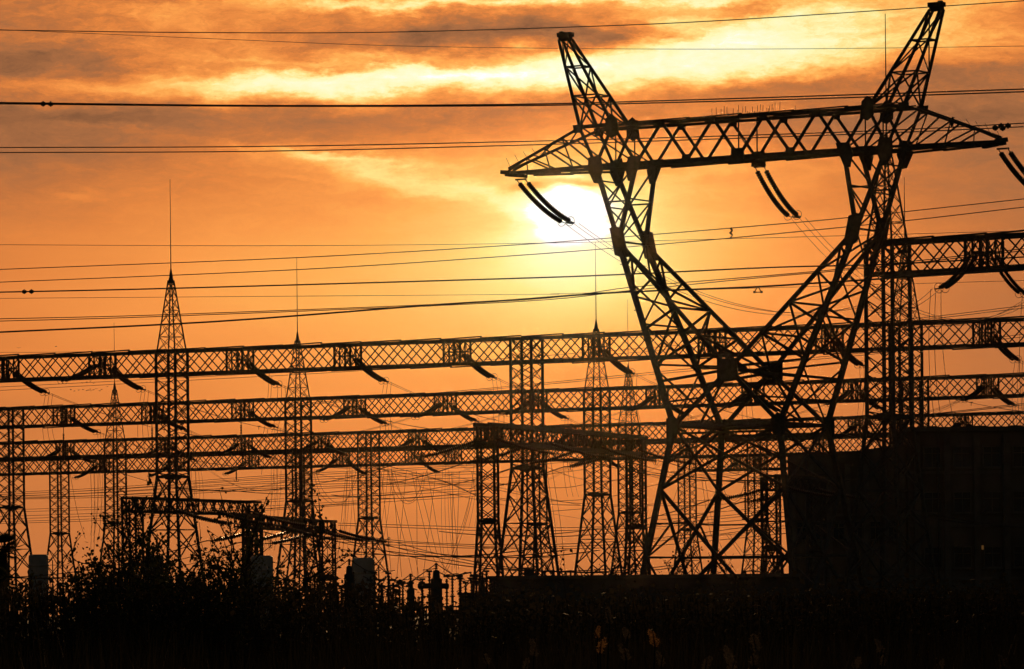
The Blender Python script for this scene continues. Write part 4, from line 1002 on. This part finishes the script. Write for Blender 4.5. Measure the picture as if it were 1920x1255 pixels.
SL = [(560,1112,50,'dull low bush under the spire column'),(630,1104,45,'dull low bush under the third-row column'),(715,1122,40,'dull low bush before the fence in the gap'),(905,1120,45,'dull low bush in front of the kiosk'),(1010,1112,60,'dull low bush in front of the store below the roof box'),
      (1140,1108,60,'dull low bush in front of the middle of the store'),(1290,1104,60,'dull low bush before the left pylon foot'),(1420,1104,55,'dull low bush below the corner of the switch house'),(1560,1108,60,'dull low bush in front of the low wing'),(1720,1110,60,'dull low bush in front of the joint of the switch house'),(1870,1112,60,'dull low bush at the right edge'),(40,1108,45,'dull low bush under the palm at the left edge'),(500,1122,40,'dull low bush before the collared grey tank')]
for k, (px, top, hw, lb) in enumerate(SL): shrub(px, top, hw, 98+5*math.sin(k*2.1), lb, 8, 1.1, seed=60+k, lm=LEAF2, group='dull low bushes', low=.1, leafs=.09)
SP = [(1198,1056,14,'thin sapling behind the store left of the pylon foot'),(1262,1022,22,'thin leafless sapling behind the store inside the pylon'),(1290,1050,22,'thin sapling behind the store right of the left pylon legs'),(1418,1034,22,'thin sapling behind the store beside the switch house'),(1440,1060,16,'short sapling at the corner of the switch house'),(1105,1064,12,'tiny sapling behind the store before the middle column')]
for k, (px, top, hw, lb) in enumerate(SP): shrub(px, top, hw, 322, lb, 5, .5, name='sapling', seed=90+k, leafs=.16, lm=LEAF2, cat='sapling', group='saplings behind the store', low=.3)
# palm at the left edge
def palm(px, py, Y, rpx, label, seed):
    rr = random.Random(seed); p = at(px, py, Y); o = Vector((p.x, Y, 0)); root = thing('palm_tree', o, label, 'palm tree', 'palms at the left edge')
    MB().tube([o, o+Vector((.03,0,p.z*.5)), Vector((p.x,Y,p.z))], [.14,.11,.1], 8).build('trunk', BARK, root); R_ = rpx*Y/F; m = MB()
    for k in range(34):
        a = rr.uniform(0,6.283); e = rr.uniform(-.5,1.25); d = Vector((math.cos(a)*math.cos(e), math.sin(a)*math.cos(e), math.sin(e))); c = p+d*R_*rr.uniform(.45,.6)
        m.bar(p, c, .02)
        s_ = d.cross(Vector((0,0,1))).normalized() if abs(d.z) < .95 else Vector((1,0,0)); n_ = s_.cross(d)
        for j in range(15):
            t = (j-7)/7*1.25; q = (d*math.cos(t)+s_*math.sin(t)).normalized(); l = R_*.55*(1-.25*abs(t)/1.25); w = s_*.018*math.cos(t)+d*(-.018*math.sin(t))
            m.quad(c-w, c+w, c+q*l*.6+w*.8-Vector((0,0,.02)), c+q*l-Vector((0,0,.12*l))); 
    m.build('crown', LEAF, root)
palm(6,1036,120,44,'palm with a spiky fan crown at the left edge, the higher of two',3); palm(2,1092,112,34,'lower palm with a spiky crown at the left edge',4)
# thicket: the closed dark undergrowth below the shrubs
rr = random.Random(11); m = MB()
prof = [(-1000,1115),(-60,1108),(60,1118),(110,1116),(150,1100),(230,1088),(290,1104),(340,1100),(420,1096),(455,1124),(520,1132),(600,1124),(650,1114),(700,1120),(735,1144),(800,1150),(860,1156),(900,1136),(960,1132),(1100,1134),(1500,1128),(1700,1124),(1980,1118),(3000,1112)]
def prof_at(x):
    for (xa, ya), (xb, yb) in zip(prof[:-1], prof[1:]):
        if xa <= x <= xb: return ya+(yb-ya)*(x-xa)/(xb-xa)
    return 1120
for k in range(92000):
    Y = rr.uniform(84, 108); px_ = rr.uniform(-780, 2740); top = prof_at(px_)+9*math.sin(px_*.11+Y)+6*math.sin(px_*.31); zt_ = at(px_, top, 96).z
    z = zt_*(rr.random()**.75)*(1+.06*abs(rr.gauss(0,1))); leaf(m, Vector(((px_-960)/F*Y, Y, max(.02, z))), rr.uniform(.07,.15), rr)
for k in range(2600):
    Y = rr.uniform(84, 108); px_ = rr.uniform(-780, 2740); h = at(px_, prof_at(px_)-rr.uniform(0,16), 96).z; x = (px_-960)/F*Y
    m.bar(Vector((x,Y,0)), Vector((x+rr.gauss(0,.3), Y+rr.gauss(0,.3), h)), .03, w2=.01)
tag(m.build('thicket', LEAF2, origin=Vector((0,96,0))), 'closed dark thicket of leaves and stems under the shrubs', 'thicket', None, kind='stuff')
# reeds along the bottom: one mass of blades that nobody could count
rr = random.Random(5); m = MB()
for k in range(42000):
    Y = 46+70*rr.random()**.8; hwid = (Y*1000/F)*1.06+5; x = rr.uniform(-hwid, hwid); base = Vector((x, Y, 0))
    cl = .5+.5*math.sin(x*1.3+Y*.21)*math.sin(x*.41-Y*.13+1); h = min(2.5+.5*cl+rr.gauss(0,.12), 3.0+.0045*Y)*rr.uniform(.72,1.0)
    a = rr.uniform(0,6.283); b_ = Vector((math.cos(a), math.sin(a), 0)); w = Vector((-b_.y, b_.x, 0))*rr.uniform(.012,.026); l = h*rr.uniform(.06,.3)
    p1 = base+Vector((0,0,h*.55))+b_*l*.3; p2 = base+Vector((0,0,h))+b_*l
    m.quad(base-w*1.2, base+w*1.2, p1+w, p1-w); m.tri(p1-w, p1+w, p2)
tag(m.build('reed_bed', GRASS, origin=Vector((0,60,0))), 'dense dark bed of reeds and grass along the bottom', 'reed bed', None, kind='stuff')
def reed(px, py, Y, size, label, seed, pm=None):
    rr = random.Random(seed); p = at(px, py, Y); root = thing('plumed_reed', Vector((p.x+rr.uniform(-.2,.2), Y, 0)), label, 'plumed reed', 'reeds with pale feathery plumes'); b0_ = root.location
    R_ = size*Y/F; top = p+Vector((rr.uniform(-.05,.05),0,R_))
    MB().tube([Vector(b0_), Vector(b0_)*.4+p*.6+Vector((0,0,-.1)), p-Vector((0,0,R_*.8)), top], [.012,.01,.008,.003], 5).build('stem', GRASS, root)
    m = MB(); ln = rr.choice((-1,1))*rr.uniform(.25,.7); lob = [rr.uniform(.35,1.15) for _ in range(8)]
    for k in range(520):
        t = rr.random(); c = p+Vector((ln*R_*t*t,0,R_*(t*2-1)*.95*(1-.12*abs(ln)))); wd = R_*.62*(math.sin(math.pi*min(1,(t*.86+.1)))**.8); a = rr.uniform(0,6.283); q = c+Vector((math.cos(a),math.sin(a),0))*wd*math.sqrt(rr.random())*lob[int(t*7.99)]*rr.uniform(.6,1.15)
        d = Vector((math.cos(a)*.6+rr.gauss(0,.5), math.sin(a)*.6+rr.gauss(0,.5), .5+rr.gauss(0,.5))).normalized()*R_*rr.uniform(.12,.3); s_ = d.cross(Vector((rr.gauss(0,1),rr.gauss(0,1),rr.gauss(0,1)))).normalized()*R_*.03
        m.quad(q-s_, q+s_, q+d+s_*.4, q+d-s_*.4)
    m.build('plume', pm or PLUME, root)
    m = MB()
    for k in range(4):
        a = rr.uniform(0,6.283); z = p.z*(.35+.14*k); b_ = Vector((math.cos(a),math.sin(a),0)); w = Vector((-b_.y,b_.x,0))*.016; q = Vector((b0_.x,Y,z)); m.quad(q-w, q+w, q+b_*.3+Vector((0,0,.25))+w*.7, q+b_*.3+Vector((0,0,.25))-w*.7); m.tri(q+b_*.3+Vector((0,0,.25))-w*.7, q+b_*.3+Vector((0,0,.25))+w*.7, q+b_*.62+Vector((0,0,.1)))
    m.build('leaves', GRASS, root)
RP = [(1143,1156,40,17,'highest plumed reed, in front of the low store'),(1228,1198,36,19,'glowing orange plumed reed, brightest of the bottom right'),(1125,1212,38,17,'plumed reed with an orange rim, left of the glowing one'),(1001,1215,38,18,'dim plumed reed below the roof box'),(914,1237,40,12,'small dim plumed reed, leftmost of the middle'),
      (985,1246,36,13,'low plumed reed at the bottom edge below the roof box'),(1174,1224,38,18,'dim plumed reed between two orange ones'),(1240,1236,37,17,'dim plumed reed directly below the glowing one'),(1176,1188,42,13,'faint small plumed reed left of the glowing one'),(1120,1186,43,13,'faint plumed reed above the orange-rimmed one'),
      (1322,1246,36,17,'low plumed reed at the bottom edge under the pylon'),(1366,1225,38,16,'plumed reed rising behind a wide one, under the pylon'),(1372,1243,36,20,'wide plumed reed at the bottom edge under the pylon'),(1418,1206,38,19,'tall plumed reed below the corner of the switch house'),(1413,1234,37,17,'lower plumed reed below the corner of the switch house'),
      (1652,1213,38,16,'plumed reed in front of the switch house, tallest at the right'),(1655,1238,37,14,'lower plumed reed in front of the switch house'),(1604,1246,36,15,'orange-tinged plumed reed at the bottom edge'),(1764,1246,36,12,'small plumed reed at the bottom right'),(822,1140,60,13,'rust-coloured seed head standing before the open gap'),(1880,1240,37,13,'faint plumed reed near the lower right corner')]
for k, (px, py, Y, s_, lb) in enumerate(RP): reed(px, py, Y, s_*.9, lb, 200+k, PLUMEG if 'orange' in lb and ('glowing orange' in lb or 'rim' in lb) else None)
# ================================================================ thin haze volume, added to imitate camera glare near the sun
m = MB(); m.box((0, 430, 30), 1500, 960, 70)
hm = bpy.data.materials.new('haze'); hm.use_nodes = True; n = hm.node_tree; n.nodes.clear()
o = n.nodes.new('ShaderNodeOutputMaterial'); pv = n.nodes.new('ShaderNodeVolumePrincipled'); n.links.new(pv.outputs[0], o.inputs['Volume'])
pv.inputs['Color'].default_value = (1,.8,.6,1); pv.inputs['Density'].default_value = HAZE = 1.7e-6; pv.inputs['Anisotropy'].default_value = .965
ho = m.build('haze', hm, origin=Vector((0,0,0))); tag(ho, 'thin added haze imitating camera glare near the sun', 'haze', None, kind='stuff')
